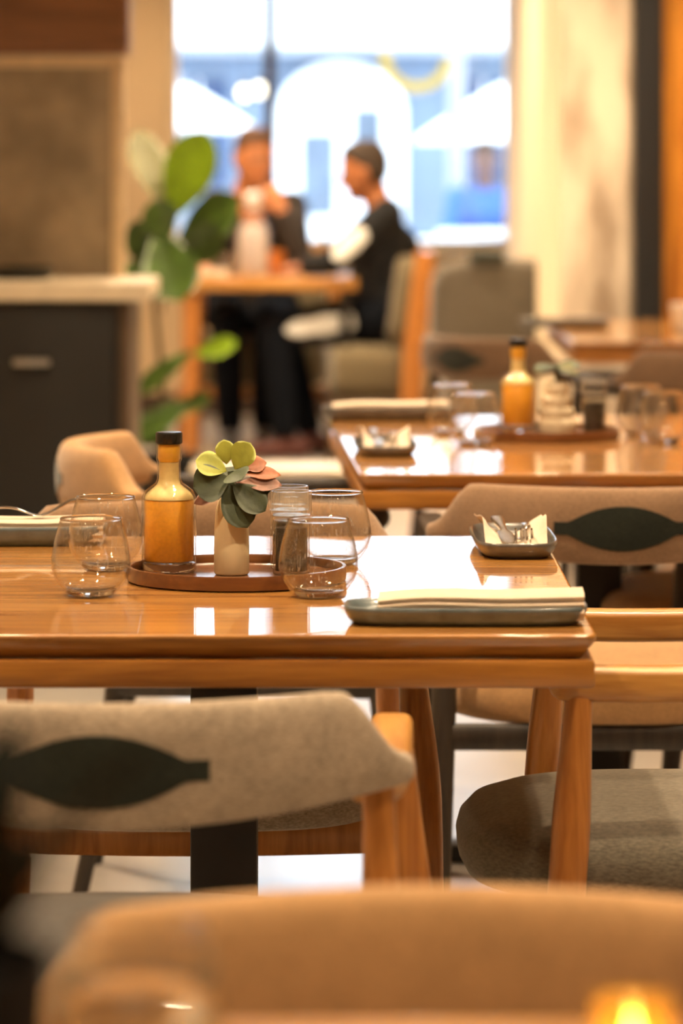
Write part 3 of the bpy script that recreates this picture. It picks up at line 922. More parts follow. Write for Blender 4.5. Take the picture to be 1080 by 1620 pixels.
def make_grinder(name, label, fill, loc, black_top=False):
    t = thing(name, label, 'grinder', loc, random.uniform(0, 3), 'clear table grinders')
    MB().lathe([(0.003, 0), (0.0205, 0), (0.0225, 0.002), (0.0225, 0.062), (0.021, 0.066), (0.0190, 0.066), (0.0198, 0.061), (0.0198, 0.005), (0.003, 0.004)], 40).build('jar', 'bottle', t, angle=50)
    MB().lathe([(0.002, 0.005), (0.0193, 0.0055), (0.0193, 0.057), (0.002, 0.0595)], 36).build('filling', fill, t)
    MB().lathe([(0.003, 0.0665), (0.0215, 0.0665), (0.0225, 0.069), (0.0225, 0.072), (0.003, 0.0725)], 36).build('collar', 'cap' if black_top else 'grinder_plastic', t)
    n = 60
    rings = []
    for r, z in ((0.003, 0.073), (0.0235, 0.073), (0.0250, 0.075), (0.0250, 0.099), (0.0242, 0.1015), (0.0226, 0.1015), (0.0222, 0.098), (0.0222, 0.079), (0.003, 0.078)):
        k = 0.0006 if r > 0.0235 else 0
        rings.append([((r - k * (j % 2)) * math.cos(2 * PI * j / n), (r - k * (j % 2)) * math.sin(2 * PI * j / n), z) for j in range(n)])
    MB().loft(rings).build('cap', 'grinder_plastic', t, angle=30)
    MB().lathe([(0.002, 0.0785), (0.0085 if not black_top else 0.0205, 0.0785), (0.0085 if not black_top else 0.0205, 0.094), (0.002, 0.0945)], 24).build('mill_core', 'cap' if black_top else 'grinder_plastic', t)
    return t
make_grinder('pepper_grinder', 'clear pepper grinder on the sharp tray, the front one of two', 'pepper', (-0.061, 4.652, TZ + 0.0065))
make_grinder('salt_grinder', 'clear salt grinder half hidden behind the pepper grinder', 'pepper', (-0.0655, 4.722, TZ + 0.0065))
make_grinder('pepper_grinder', 'blurred grinder with black-cored clear cap on the second tray', 'pepper', (0.459, 6.96, TZ + 0.0065), True)

# leaves
def leaf(mb, base, d, nrm, L, W, bend=0.15, thick=0.0012, tip=1.0, cup=0.12, widest=0.6, nu=12, nv=6):
    d = Vector(d).normalized()
    nrm = Vector(nrm)
    nrm = (nrm - d * nrm.dot(d)).normalized()
    s_ = d.cross(nrm)
    base = Vector(base)
    vs, fs = [], []
    for layer in (0, 1):
        for i in range(nu + 1):
            t = i / nu
            wdt = W / 2 * (math.sin(PI * min(1, t ** (math.log(0.5) / math.log(widest)))) ** tip) if 0 < t < 1 else 0.0004
            wdt = max(wdt, 0.0006)
            th = thick * (0.3 + 0.7 * math.sin(PI * (0.1 + 0.85 * t)))
            c = base + d * (L * (t - 0.12 * bend * t * t)) - nrm * (bend * L * t * t)
            for j in range(nv + 1):
                q = -1 + 2 * j / nv
                up = cup * wdt * q * q
                crease = -0.06 * wdt * (1 - abs(q)) ** 3
                edge = (1 - abs(q) ** 4)
                vs.append(c + s_ * (wdt * q) + nrm * (up + crease + (th * edge if layer == 0 else -th * edge)))
    K = (nu + 1) * (nv + 1)
    for i in range(nu):
        for j in range(nv):
            a = i * (nv + 1) + j
            fs.append((a, a + 1, a + nv + 2, a + nv + 1))
            fs.append((K + a, K + a + nv + 1, K + a + nv + 2, K + a + 1))
    for i in range(nu):
        for j in (0, nv):
            a, b = i * (nv + 1) + j, (i + 1) * (nv + 1) + j
            fs.append((a, b, K + b, K + a))
    for i in (0, nu):
        for j in range(nv):
            a = i * (nv + 1) + j
            fs.append((a, a + 1, K + a + 1, K + a))
    return mb.add(vs, fs)

# vase with the succulent
vs_ = thing('bud_vase', 'cream bud vase with green and russet succulent on the sharp tray', 'vase', (-0.1335, 4.655, TZ + 0.0065))
MB().lathe([(0.003, 0), (0.0195, 0), (0.0212, 0.002), (0.0216, 0.03), (0.0208, 0.060), (0.0195, 0.078), (0.0165, 0.089), (0.0120, 0.094), (0.0095, 0.0945), (0.0085, 0.091), (0.0085, 0.07), (0.003, 0.07)], 40).build('vase_body', 'vase', vs_, angle=60)
MB().tube([(0, 0, 0.072), (0.001, 0.0, 0.10), (-0.001, 0.001, 0.125)], [0.004, 0.0045, 0.004], 10).build('stem', 'leaf_dark', vs_)
# position of each leaf: base, direction, normal (x right, -y to the camera), length, width, material
SL = [
    ((-0.006, -0.004, 0.134), (-0.10, -0.15, 1.0), (0.1, -1, 0.05), 0.030, 0.024, 'leaf_light'),
    ((0.004, -0.006, 0.128), (0.45, -0.25, 0.85), (-0.25, -1, 0.2), 0.038, 0.034, 'leaf_light'),
    ((-0.006, -0.010, 0.126), (-0.85, -0.25, 0.40), (0.25, -0.9, 0.55), 0.040, 0.034, 'leaf_light'),
    ((-0.002, -0.013, 0.117), (-0.88, -0.32, -0.16), (-0.1, -1.0, 0.25), 0.046, 0.048, 'leaf_dark'),
    ((0.000, -0.014, 0.124), (0.30, -0.75, -0.05), (-0.1, -0.8, 0.6), 0.030, 0.036, 'leaf_dark'),
    ((0.010, -0.006, 0.122), (1.0, -0.15, 0.10), (-0.1, -0.7, 0.8), 0.050, 0.022, 'leaf_red'),
    ((0.010, -0.004, 0.128), (0.9, 0.05, 0.30), (-0.2, -0.8, 0.6), 0.034, 0.026, 'leaf_red'),
    ((0.006, -0.010, 0.112), (1.0, -0.25, 0.06), (0, -0.8, 0.7), 0.056, 0.026, 'leaf_mauve'),
    ((0.004, -0.010, 0.108), (1.0, -0.10, -0.08), (0, -0.9, 0.4), 0.044, 0.024, 'leaf_dark'),
    ((-0.008, -0.014, 0.112), (0.50, -0.40, -0.85), (0.2, -0.95, 0.2), 0.062, 0.042, 'leaf_dark'),
    ((0.002, -0.016, 0.110), (0.80, -0.40, -0.55), (0.2, -0.95, 0.3), 0.052, 0.036, 'leaf_dark'),
    ((-0.008, -0.004, 0.104), (-0.95, -0.1, -0.40), (0, -0.9, 0.4), 0.042, 0.018, 'leaf_mauve'),
    ((-0.006, 0.004, 0.106), (-0.75, 0.2, -0.25), (0, -0.9, 0.5), 0.040, 0.022, 'leaf_mauve'),
    ((-0.002, 0.008, 0.118), (-0.2, 0.9, 0.35), (0, -0.3, 1.0), 0.038, 0.034, 'leaf_dark'),
]
for (b_, d_, n_, L_, W_, m_) in SL:
    leaf(MB(), b_, d_, n_, L_, W_, 0.16, 0.0013, 0.55 if m_ != 'leaf_red' and m_ != 'leaf_mauve' else 0.9, 0.15, 0.62).build('leaf', m_, vs_, angle=80)

# second vase, ribbed, with a small plant
v2 = thing('ribbed_vase', 'blurred ivory ribbed vase with grey-green leaves on the second tray', 'vase', (0.395, 7.03, TZ + 0.0065))
pr = [(0.003, 0), (0.034, 0)]
for k in range(4):
    z0 = 0.004 + 0.021 * k
    rr = 0.037 - 0.0045 * k
    pr += [(rr - 0.003, z0), (rr, z0 + 0.006), (rr, z0 + 0.014), (rr - 0.004, z0 + 0.020)]
pr += [(0.017, 0.092), (0.013, 0.092), (0.012, 0.07), (0.003, 0.07)]
MB().lathe(pr, 40).build('vase_body', 'vase2', v2, angle=60)
MB().tube([(0, 0, 0.075), (0, 0, 0.118)], 0.004, 8).build('stem', 'leaf_dark', v2)
for k in range(8):
    a = k * 0.82 + 0.3
    leaf(MB(), (0, 0, 0.108 + 0.002 * k), (math.cos(a), math.sin(a) * 0.8, 0.1 + 0.06 * (k % 3)), (0, -0.5, 1), 0.045, 0.03, 0.2, 0.0013, 0.6).build('leaf', 'leaf_dark' if k % 3 else 'fig_pale', v2, angle=80)

# stoneware plates (long rectangle with rounded corners)
def make_plate(label, loc, rz, mat, L=0.268, W=0.108, group='oblong stoneware plates'):
    a, b = L / 2, W / 2
    pr = [(0.05, 0.0), (-0.014, 0.0), (-0.0105, 0.0012), (-0.004, 0.009), (0.0, 0.020), (0.0, 0.0245), (-0.0015, 0.026), (-0.0035, 0.025), (-0.006, 0.018), (-0.012, 0.008), (-0.018, 0.0055), (0.05, 0.0055)]
    rings = []
    for k, (off, z) in enumerate(pr):
        if off == 0.05:
            aa, bb = 0.004, 0.002
        else:
            aa, bb = a + off, b + off
        rings.append([(x, y, z) for x, y in superellipse(aa, bb, 4.2, 64)])
    o = MB().loft(rings).build('plate', mat, loc=loc, angle=55)
    o.rotation_euler = (0, 0, rz)
    return tag(o, label, 'plate', group)
pA = (0.137, 4.232, TZ)
pB = (0.224, 5.012, TZ)
pC = (-0.445, 5.085, TZ)
make_plate('blue-grey oblong plate under a folded napkin, at the near edge of the focused table', pA, math.radians(-1), 'ceramic')
bowl = make_plate('deep grey-brown plate holding fork and knife at the far-right table corner', pB, PI / 2 + math.radians(1), 'ceramic_brown')
bowl.scale = (1.04, 1, 0.80)
for o in C.objects:
    if o.name == 'plate':
        o.scale = (1, 1, 0.82)
make_plate('blue-grey plate with napkin and fork at the left, behind the glasses', pC, math.radians(1), 'ceramic')
pD = (0.095, 7.44, TZ)
pE = (0.075, 6.64, TZ)
make_plate('blurred plate with a long napkin at the back edge of the second table', pD, math.radians(2), 'ceramic_brown', group='oblong plates on the second table')
pl = make_plate('blurred plate with cutlery at the left corner of the second table', pE, PI / 2 + math.radians(2), 'ceramic_brown', group='oblong plates on the second table')
pl.scale = (1, 1, 0.72)
make_plate('dark oblong plate on the far table near the pier', (0.66, 11.35, TZ), 0, 'ceramic_brown', group='plates on the far table')

def make_napkin(label, loc, L, W, rz, layers=7, group='folded cream napkins'):
    """cloth folded over and over: one ribbon section swept along the length"""
    th = 0.0019
    path = []
    for k in range(layers):
        z = 0.002 + k * 0.0039
        xs_ = [(-W / 2) + W * i / 6 for i in range(7)]
        if k % 2:
            xs_.reverse()
        for i, x in enumerate(xs_):
            path.append(Vector((0, x * (1 - 0.02 * k), z + 0.0008 * math.sin(3 * i + k))))
        if k < layers - 1:
            e = xs_[-1] * (1 - 0.02 * k)
            path.append(Vector((0, e + math.copysign(0.0020, e), z + 0.00195)))
    n = len(path)
    sec = []
    up, dn = [], []
    for i in range(n):
        t = (path[min(i + 1, n - 1)] - path[max(i - 1, 0)]).normalized()
        nn = Vector((0, -t.z, t.y))
        up.append(path[i] + nn * th)
        dn.append(path[i] - nn * th)
    loop = up + list(reversed(dn))
    rings = []
    N = 12
    for i in range(N + 1):
        u = i / N
        x = -L / 2 + L * u
        lift = 0.003 * math.sin(PI * u * 1.3 + 0.4) + 0.0008 * math.sin(9 * u)
        rings.append([(x + 0.012 * p.y * (1 if i in (0, N) else 0), p.y + 0.002 * math.sin(2.5 * u), p.z * (0.85 + 0.25 * u) + max(0, lift)) for p in loop])
    o = MB().loft(rings).build('napkin', 'napkin', loc=loc, angle=70)
    o.rotation_euler = (0, 0, rz)
    return tag(o, label, 'napkin', group)
make_napkin('cream napkin folded flat on the near blue-grey plate', (pA[0] + 0.017, pA[1] + 0.0, TZ + 0.0058), 0.226, 0.074, math.radians(-1))
make_napkin('cream napkin folded flat on the left plate, under a fork', (pC[0] + 0.012, pC[1] - 0.005, TZ + 0.0058), 0.236, 0.074, math.radians(1.5))
make_napkin('blurred long napkin on the back plate of the second table', (pD[0] + 0.0, pD[1], TZ + 0.0058), 0.225, 0.074, math.radians(2))

def make_trough(label, loc, rz, L, W):
    """napkin pushed into the plate: low at the near end, two side flaps standing up behind it"""
    N, K, th = 18, 14, 0.0011
    top, bot = [], []
    for k in range(K + 1):
        u = k / K
        up, dn = [], []
        for i in range(N + 1):
            q = -1 + 2 * i / N
            rise = smooth01(u / 0.30)
            z = 0.0025 + (0.037 - 0.010 * smooth01((u - 0.3) / 0.6)) * abs(q) ** 1.5 * rise + 0.0015 * math.sin(7 * q + 3 * u)
            x = q * W / 2 * (0.90 + 0.12 * rise - 0.10 * rise * (abs(q) > 0.8) * (1 - u))
            y = -L / 2 + L * u + 0.016 * abs(q) * (1 - u) - 0.004 * math.cos(5 * q)
            up.append((x, y, z + th))
            dn.append((x, y, z - th))
        top.append(up)
        bot.append(dn)
    rings = [top[k] + list(reversed(bot[k])) for k in range(K + 1)]
    o = MB().loft(rings).build('napkin', 'napkin', loc=loc, angle=60)
    o.rotation_euler = (0, 0, rz)
    return tag(o, label, 'napkin', 'folded cream napkins')
make_trough('cream napkin with two raised flaps under fork and knife in the deep plate', (pB[0], pB[1] - 0.0, TZ + 0.0052), math.radians(1), 0.215, 0.088)
make_trough('blurred napkin under cutlery on the second table corner plate', (pE[0], pE[1], TZ + 0.0052), math.radians(2), 0.21, 0.086)

# cutlery lying along +Y with the working end towards -Y
def fork_mb(L=0.185):
    m = MB()
    w0 = 0.0125
    zf = lambda y: 0.003 + 0.021 * (1 - smooth01((y + L / 2) / 0.05)) + 0.011 * smooth01((y + L / 2 - 0.05) / 0.04) * (1 - smooth01((y + L / 2 - 0.10) / 0.08))
    ys = [-L / 2 + 0.045 + (L - 0.045) * i / 16 for i in range(17)]
    pts = [(0, y, zf(y)) for y in ys]
    ws = []
    for y in ys:
        t = (y + L / 2 - 0.045) / (L - 0.045)
        if t < 0.16:
            ws.append((w0 * (1 - smooth01(t / 0.16)) + 0.0032 * smooth01(t / 0.16), 0.0011))
        else:
            ws.append((0.0032 + 0.0038 * smooth01((t - 0.3) / 0.6), 0.0014))
    m.tube(pts, ws, 10, side=(1, 0, 0), power=3)
    for k in range(4):
        x = -0.0103 + 0.00687 * k
        yy = [-L / 2 + 0.047 - 0.047 * i / 6 for i in range(7)]
        m.tube([(x, y, zf(y)) for y in yy], [(0.0024 - 0.0012 * (i / 6), 0.0013) for i in range(7)], 8, side=(1, 0, 0), power=3)
    return m
def knife_mb(L=0.20):
    m = MB()
    ys = [-L / 2 + L * i / 22 for i in range(23)]
    ws = []
    for i, y in enumerate(ys):
        t = i / 22
        if t < 0.5:
            ws.append((0.0105 * math.sqrt(max(0.05, 1 - (1 - min(1, t / 0.12)) ** 2)) * (1 - 0.15 * smooth01((t - 0.3) / 0.2)), 0.0011))
        elif t < 0.58:
            ws.append((0.0045, 0.0024))
        else:
            ws.append((0.0050 + 0.0038 * smooth01((t - 0.58) / 0.35), 0.0034))
    m.tube([(0, y, 0.004) for y in ys], ws, 14, side=(1, 0, 0), power=2.6)
    return m
def lay(mb, name, label, cat, loc, rz, tilt=0, group='forks and knives'):
    o = mb.build(name, 'steel', loc=loc, angle=50)
    o.rotation_euler = (tilt, 0, rz)
    return tag(o, label, cat, group)
fk = lay(fork_mb(), 'fork', 'steel fork with tines towards the camera in the deep plate', 'fork', (pB[0] + 0.017, pB[1] + 0.014, TZ + 0.0150), math.radians(-4), math.radians(3))
kn = lay(knife_mb(), 'knife', 'steel knife beside the fork in the deep plate', 'knife', (pB[0] - 0.011, pB[1] + 0.016, TZ + 0.0185), math.radians(3), math.radians(4))
lay(fork_mb(0.19), 'fork', 'steel fork with curved neck on the left napkin', 'fork', (pC[0] - 0.0, pC[1] - 0.012, TZ + 0.0345), math.radians(96), 0)
f2 = dup(fk, (pE[0] + 0.014, pE[1] + 0.014, TZ + 0.017), math.radians(3), 'blurred steel fork on the second table corner plate')
f2.rotation_euler = fk.rotation_euler
k2 = dup(kn, (pE[0] - 0.015, pE[1] + 0.016, TZ + 0.0185), math.radians(-3), 'blurred steel knife on the second table corner plate')
k2.rotation_euler = kn.rotation_euler

# things on the far table
g3 = make_glass('blurred glass at the right edge on the far table', (1.10, 11.3, TZ), 'glasses on the far table')
cup = thing('cup', 'white cup on the far table at the right edge of the photo', 'cup', (0.985, 11.0, TZ))
MB().lathe([(0.003, 0), (0.028, 0), (0.033, 0.006), (0.042, 0.085), (0.039, 0.085), (0.030, 0.008), (0.003, 0.006)], 32).build('cup_body', 'white_gloss', cup, angle=50)
MB().tube(spline([(0.036, 0, 0.07), (0.060, 0, 0.068), (0.064, 0, 0.045), (0.050, 0, 0.026), (0.033, 0, 0.022)], 14), 0.005, 10).build('handle', 'white_gloss', cup)

# ------------------------------------------------------------------ foreground, out of focus
g0 = make_glass('strongly blurred stemless glass in the lower left corner', (-0.111, 2.12, TZ), 'glasses on the nearest table')
MB().lathe([(0.003, 0.0082), (0.021, 0.0090), (0.032, 0.0130), (0.0405, 0.0222), (0.0447, 0.034), (0.0445, 0.046), (0.0424, 0.060), (0.003, 0.0602)], 48).build('water', 'water', g0, angle=50)
vt = thing('tea_light', 'glowing amber tea light glass in the lower right corner', 'candle', (0.152, 2.0, TZ))
MB().lathe([(0.003, 0), (0.018, 0), (0.0200, 0.003), (0.0215, 0.078), (0.0200, 0.078), (0.0180, 0.006), (0.003, 0.005)], 36).build('holder', 'amber_glass', vt, angle=50)
MB().lathe([(0.002, 0.0055), (0.0174, 0.0058), (0.0180, 0.04), (0.002, 0.041)], 30).build('wax', 'wax', vt)
MB().lathe([(0.0006, 0.041), (0.0045, 0.047), (0.0052, 0.053), (0.0028, 0.063), (0.0004, 0.072)], 14).build('flame', 'flame', vt)
fp = thing('potted_plant', 'dark blurred potted plant at the left edge in front', 'plant', (-0.159, 1.5, TZ))
MB().lathe([(0.003, 0), (0.034, 0), (0.038, 0.004), (0.047, 0.205), (0.044, 0.207), (0.041, 0.19), (0.003, 0.188)], 36).build('pot', 'pot', fp, angle=50)
MB().lathe([(0.002, 0.1885), (0.0405, 0.1885), (0.037, 0.194), (0.002, 0.196)], 24).build('soil', 'soil', fp)
for k in range(16):
    a = k * 2.4
    r = 0.012
    hgt = 0.05 + 0.095 * (k / 15)
    leaf(MB(), (r * math.cos(a), r * math.sin(a), 0.19), (math.cos(a) * 0.42, math.sin(a) * 0.42, 0.9), (-math.cos(a), -math.sin(a), 0.5), hgt, 0.032, 0.2, 0.0012, 0.7).build('leaf', 'leaf_black', fp, angle=80)

# ------------------------------------------------------------------ low black bench between the tables and the window
bn = thing('low_bench', 'low black bench with reflected light painted as a pale top in the gap left of the second table', 'bench', (-0.15, 12.0, 0))
MB().box((-0.32, -0.17, 0.265), (0.26, 0.17, 0.285)).build('seat_board', 'counter', bn, bevel=0.004)  # pale board stands in for light reflected off the bench top
MB().box((-0.31, -0.165, 0.19), (0.25, 0.165, 0.264)).build('frame', 'black_metal', bn, bevel=0.004)
for x in (-0.29, 0.23):
    for y in (-0.145, 0.145):
        MB().box((x - 0.018, y - 0.018, 0), (x + 0.018, y + 0.018, 0.19)).build('leg', 'black_metal', bn)

# ------------------------------------------------------------------ fiddle-leaf fig
fg = thing('fiddle_leaf_fig', 'tall potted fig with broad green leaves beside the sideboard', 'plant', (-0.60, 12.6, 0))
MB().lathe([(0.003, 0), (0.10, 0), (0.115, 0.01), (0.135, 0.27), (0.125, 0.275), (0.12, 0.24), (0.003, 0.235)], 40).build('pot', 'pot', fg, angle=50)
MB().lathe([(0.002, 0.236), (0.119, 0.236), (0.11, 0.25), (0.002, 0.255)], 30).build('soil', 'soil', fg)
trunk = spline([(0, 0, 0.2), (0.01, 0, 0.5), (-0.015, 0.01, 0.8), (0.01, 0, 1.0), (0.02, 0, 1.12)], 16)
MB().tube(trunk, [0.012 - 0.0005 * i for i in range(17)], 10).build('trunk', 'stem', fg)
PXM = F_PX / 12.6
def fig_leaf(x0, y0, x1, y1, W, nrm, mat, dy0=0.0, dy1=0.0, bend=0.06):
    b = Vector(((x0 - 540) / PXM + 0.60, dy0, CAM_Z - (y0 - HOR) / PXM))
    e = Vector(((x1 - 540) / PXM + 0.60, dy1, CAM_Z - (y1 - HOR) / PXM))
    d = e - b
    m = leaf(MB(), b, d, nrm, d.length * 1.03, W / PXM, bend, 0.0012, 0.6, 0.1, 0.62, 14, 8)
    st = Vector((0.01, 0, b.z - 0.05))
    o = m.build('leaf', mat, fg, angle=80)
    MB().tube([st, (st + b) / 2 + Vector((0, 0, 0.01)), b + d * 0.03], [0.004, 0.0035, 0.003], 6).build('stalk', 'stem', o)
fig_leaf(268, 350, 322, 210, 88, (-0.3, -1, 0.15), 'fig_light', 0, -0.05)
fig_leaf(258, 330, 218, 205, 62, (0.4, -1, 0.1), 'fig_pale', 0.02, 0.1)
fig_leaf(275, 400, 372, 312, 74, (0.3, -0.8, 0.6), 'fig_dark', 0, -0.1)
fig_leaf(262, 440, 212, 352, 66, (-0.4, -1, 0.2), 'fig_dark', 0, -0.05)
fig_leaf(250, 360, 286, 470, 92, (0.1, -1, 0.4), 'fig_dark', -0.04, -0.12)
fig_leaf(262, 470, 214, 430, 60, (0.1, -1, 0.2), 'fig_dark', -0.04, -0.06)
fig_leaf(310, 552, 214, 612, 46, (-0.3, -0.7, 0.8), 'fig_dark', -0.02, -0.08, 0.12)
fig_leaf(305, 560, 372, 540, 44, (0.2, -0.8, 0.7), 'fig_light', -0.02, -0.10)
fig_leaf(320, 626, 212, 680, 54, (-0.2, -0.7, 0.8), 'fig_dark', 0, -0.12, 0.12)
fig_leaf(275, 650, 330, 625, 40, (0.2, -0.8, 0.7), 'fig_dark', 0, -0.08)
fig_leaf(290, 420, 345, 360, 66, (0.2, -1, 0.3), 'fig_dark', -0.02, -0.12)
fig_leaf(246, 395, 206, 470, 70, (-0.2, -1, 0.3), 'fig_dark', -0.02, -0.08)
fig_leaf(268, 380, 246, 318, 60, (0.1, -1, 0.2), 'fig_dark', -0.05, -0.1)
fig_leaf(262, 300, 300, 250, 50, (0.1, -0.4, 1), 'fig_dark', 0.05, 0.2)
fig_leaf(255, 640, 230, 700, 56, (0.1, -1, 0.2), 'fig_dark', -0.04, -0.1)

# ------------------------------------------------------------------ the window table
T4Y0, T4Y1 = 15.72, 16.42
def px(x, y, d):
    return Vector(((x - 540) * d / F_PX, d, CAM_Z - (y - HOR) * d / F_PX))
t4 = thing('window_table', 'small orange wood table between the two seated people by the window', 'table', (-0.30, (T4Y0 + T4Y1) / 2, 0))
MB().box((-0.365, -0.35, 0.70), (0.365, 0.35, 0.75)).build('tabletop', 'oak_x', t4, bevel=0.008)
for sx in (-1, 1):
    for sy in (-1, 1):
        MB().tube([(sx * 0.315, sy * 0.30, 0.70), (sx * 0.325, sy * 0.31, 0)], [0.033 if sx < 0 else 0.022, 0.024 if sx < 0 else 0.016], 16, power=3).build('leg', 'oak_z' if sx < 0 else 'black_metal', t4)
cf = thing('water_carafe', 'tall clear carafe of water on the window table', 'carafe', (-0.365, 15.86, 0.75))
MB().lathe([(0.004, 0), (0.062, 0), (0.068, 0.005), (0.070, 0.16), (0.062, 0.20), (0.040, 0.25), (0.030, 0.28), (0.031, 0.315), (0.027, 0.315), (0.026, 0.28), (0.036, 0.248), (0.058, 0.198), (0.066, 0.158), (0.064, 0.01), (0.004, 0.008)], 40).build('carafe_glass', 'glass', cf, angle=60)
MB().lathe([(0.003, 0.0085), (0.0635, 0.0105), (0.0655, 0.158), (0.0575, 0.197), (0.045, 0.222), (0.003, 0.222)], 40).build('water', 'carafe_water_lit', cf)
MB().lathe([(0.003, 0.28), (0.0255, 0.282), (0.0265, 0.318), (0.034, 0.32), (0.034, 0.345), (0.028, 0.352), (0.003, 0.353)], 30).build('stopper', 'white_gloss', cf)
w1 = make_glass('tumbler beside the carafe, nearer the man in the dark jacket', (-0.49, 15.95, 0.75), 'glasses on the window table')
dup(w1, (-0.44, 16.12, 0.75), 1.0, 'tumbler just behind the carafe on the window table')
oc = MB().lathe([(0.003, 0), (0.026, 0), (0.030, 0.004), (0.040, 0.10), (0.0375, 0.10), (0.028, 0.008), (0.003, 0.007)], 32).build('cup', 'orange_cup', loc=(-0.28, 16.27, 0.75), angle=50)
tag(oc, 'orange cup on the window table between the two people', 'cup')
make_napkin('white napkin at the left end of the window table', (-0.55, 15.84, 0.752), 0.14, 0.10, 0.4)

# ------------------------------------------------------------------ lounge chairs by the window
def lounge(label, loc, rz, cush, front=0.30, framed=True, low='oak_z', group='lounge chairs by the window'):
    t = thing('lounge_chair', label, 'chair', loc, rz, group)      # faces local +Y
    for sx in (-1, 1):
        MB().tube([(sx * 0.33, -0.33, 0), (sx * 0.33, -0.34, 0.25), (sx * 0.33, -0.35, 0.45), (sx * 0.33, -0.40, 0.86)][:4 if framed else 2], [(0.026, 0.042), (0.027, 0.044), (0.028, 0.046), (0.026, 0.042)][:4 if framed else 2], 14, side=(1, 0, 0), power=4).build('leg', 'oak_z', t)
        MB().tube([(sx * 0.33, front, 0), (sx * 0.33, front, 0.22)], [(0.026, 0.032)] * 2, 14, side=(1, 0, 0), power=4).build('leg', low, t)
        MB().box((sx * 0.33 - 0.022, -0.34, 0.205), (sx * 0.33 + 0.022, front + 0.03, 0.255)).build('side_rail', low, t, bevel=0.006)
    MB().box((-0.305, front - 0.015, 0.205), (0.305, front + 0.02, 0.255)).build('front_rail', low, t, bevel=0.006)
    if framed:
        MB().box((-0.305, -0.43, 0.80), (0.305, -0.395, 0.86)).build('top_rail', 'oak_x', t, bevel=0.008)
    rings = []
    for k, z in ((0.90, 0.258), (0.98, 0.27), (1.0, 0.32), (1.0, 0.40), (0.98, 0.44), (0.90, 0.465), (0.6, 0.476), (0.1, 0.48)):
        hd = (front + 0.37) / 2
        rings.append([(x * k, front + 0.035 - hd + y * k, z) for x, y in superellipse(0.30, hd, 5, 40)])
    MB().loft(rings).build('seat_cushion', cush, t, angle=80)
    bc = MB()
    rings = []
    for k, y in ((0.85, -0.06), (0.97, -0.045), (1, 0.0), (0.97, 0.045), (0.85, 0.06)):
        rings.append([(x * k, y, z * k) for x, z in superellipse(0.295 if framed else 0.36, 0.19 if framed else 0.21, 5, 40)])
    bc.loft(rings).xform(Matrix.Translation((0, -0.32, 0.655)) @ Matrix.Rotation(math.radians(8), 4, 'X'))
    bc.build('back_cushion', cush, t, angle=80)
    return t
lounge('lounge chair with olive cushion and orange wood post under the man in grey', (-0.055, 15.98, 0), math.radians(90), 'fab_olive', -0.03, low='hutch_side')
gl = lounge('grey cushioned lounge chair by the window beside the pier', (0.60, 14.9, 0), math.radians(4), 'fab_greybench', 0.30, False)
gl.scale = (0.80, 1, 1)
throw = MB().tube([(-0.09, 0.065, 0.0), (-0.09, 0.06, 0.035), (-0.09, 0.0, 0.052), (-0.09, -0.055, 0.038), (-0.09, -0.068, 0.01)], [(0.065, 0.008)] * 5, 14, side=(1, 0, 0), power=4).build('folded_scarf', 'fab_dark', loc=(0.64, 14.55, 0.84))
tag(throw, 'dark folded scarf lying over the back of the grey lounge chair', 'scarf')
lounge('lounge chair behind the window table under the man in the dark jacket', (-0.36, 16.86, 0), PI, 'fab_olive')

# ------------------------------------------------------------------ people
def head_pieces(mb, T, hs=1.0):
    """head looking along local +Y, centre of the skull at the origin (metres)"""
    m = MB()
    rings = []
    #       z      half-width  front   back
    prof = [(0.118, 0.012, 0.012, 0.020), (0.113, 0.036, 0.040, 0.050), (0.098, 0.058, 0.066, 0.076), (0.07, 0.071, 0.084, 0.094), (0.035, 0.076, 0.091, 0.100), (0.0, 0.075, 0.090, 0.098),
            (-0.03, 0.071, 0.087, 0.086), (-0.055, 0.066, 0.086, 0.062), (-0.08, 0.057, 0.084, 0.040), (-0.10, 0.043, 0.078, 0.022), (-0.115, 0.026, 0.066, 0.0), (-0.120, 0.010, 0.050, -0.02)]
    for z, hw, fr_, bk in prof:
        ring = []
        for j in range(28):
            th = 2 * PI * j / 28
            c, s_ = math.cos(th), math.sin(th)
            ring.append((hw * c, (fr_ if s_ > 0 else bk) * s_, z))
        rings.append(ring)
    m.loft(rings)
    m.tube([(0, 0.084, 0.012), (0, 0.097, -0.012), (0, 0.108, -0.034), (0, 0.094, -0.042)], [0.008, 0.010, 0.014, 0.010], 10, round_ends=True)     # nose
    m.ellipsoid((0, 0.080, 0.024), (0.056, 0.014, 0.009), 14, 8)           # brow
    m.ellipsoid((0, 0.080, -0.066), (0.024, 0.011, 0.010), 12, 8)          # mouth mound
    m.ellipsoid((0, 0.074, -0.102), (0.022, 0.014, 0.014), 12, 8)          # chin
    for s_ in (-1, 1):
        m.ellipsoid((s_ * 0.077, -0.010, -0.008), (0.010, 0.019, 0.031), 12, 8)
    m.tube([(0, -0.02, -0.06), (0, -0.028, -0.12), (0, -0.04, -0.19)], [(0.052, 0.056), (0.054, 0.056), (0.062, 0.060)], 20, side=(1, 0, 0))
    m.xform(T @ Matrix.Scale(hs, 4))
    mb.join(m)

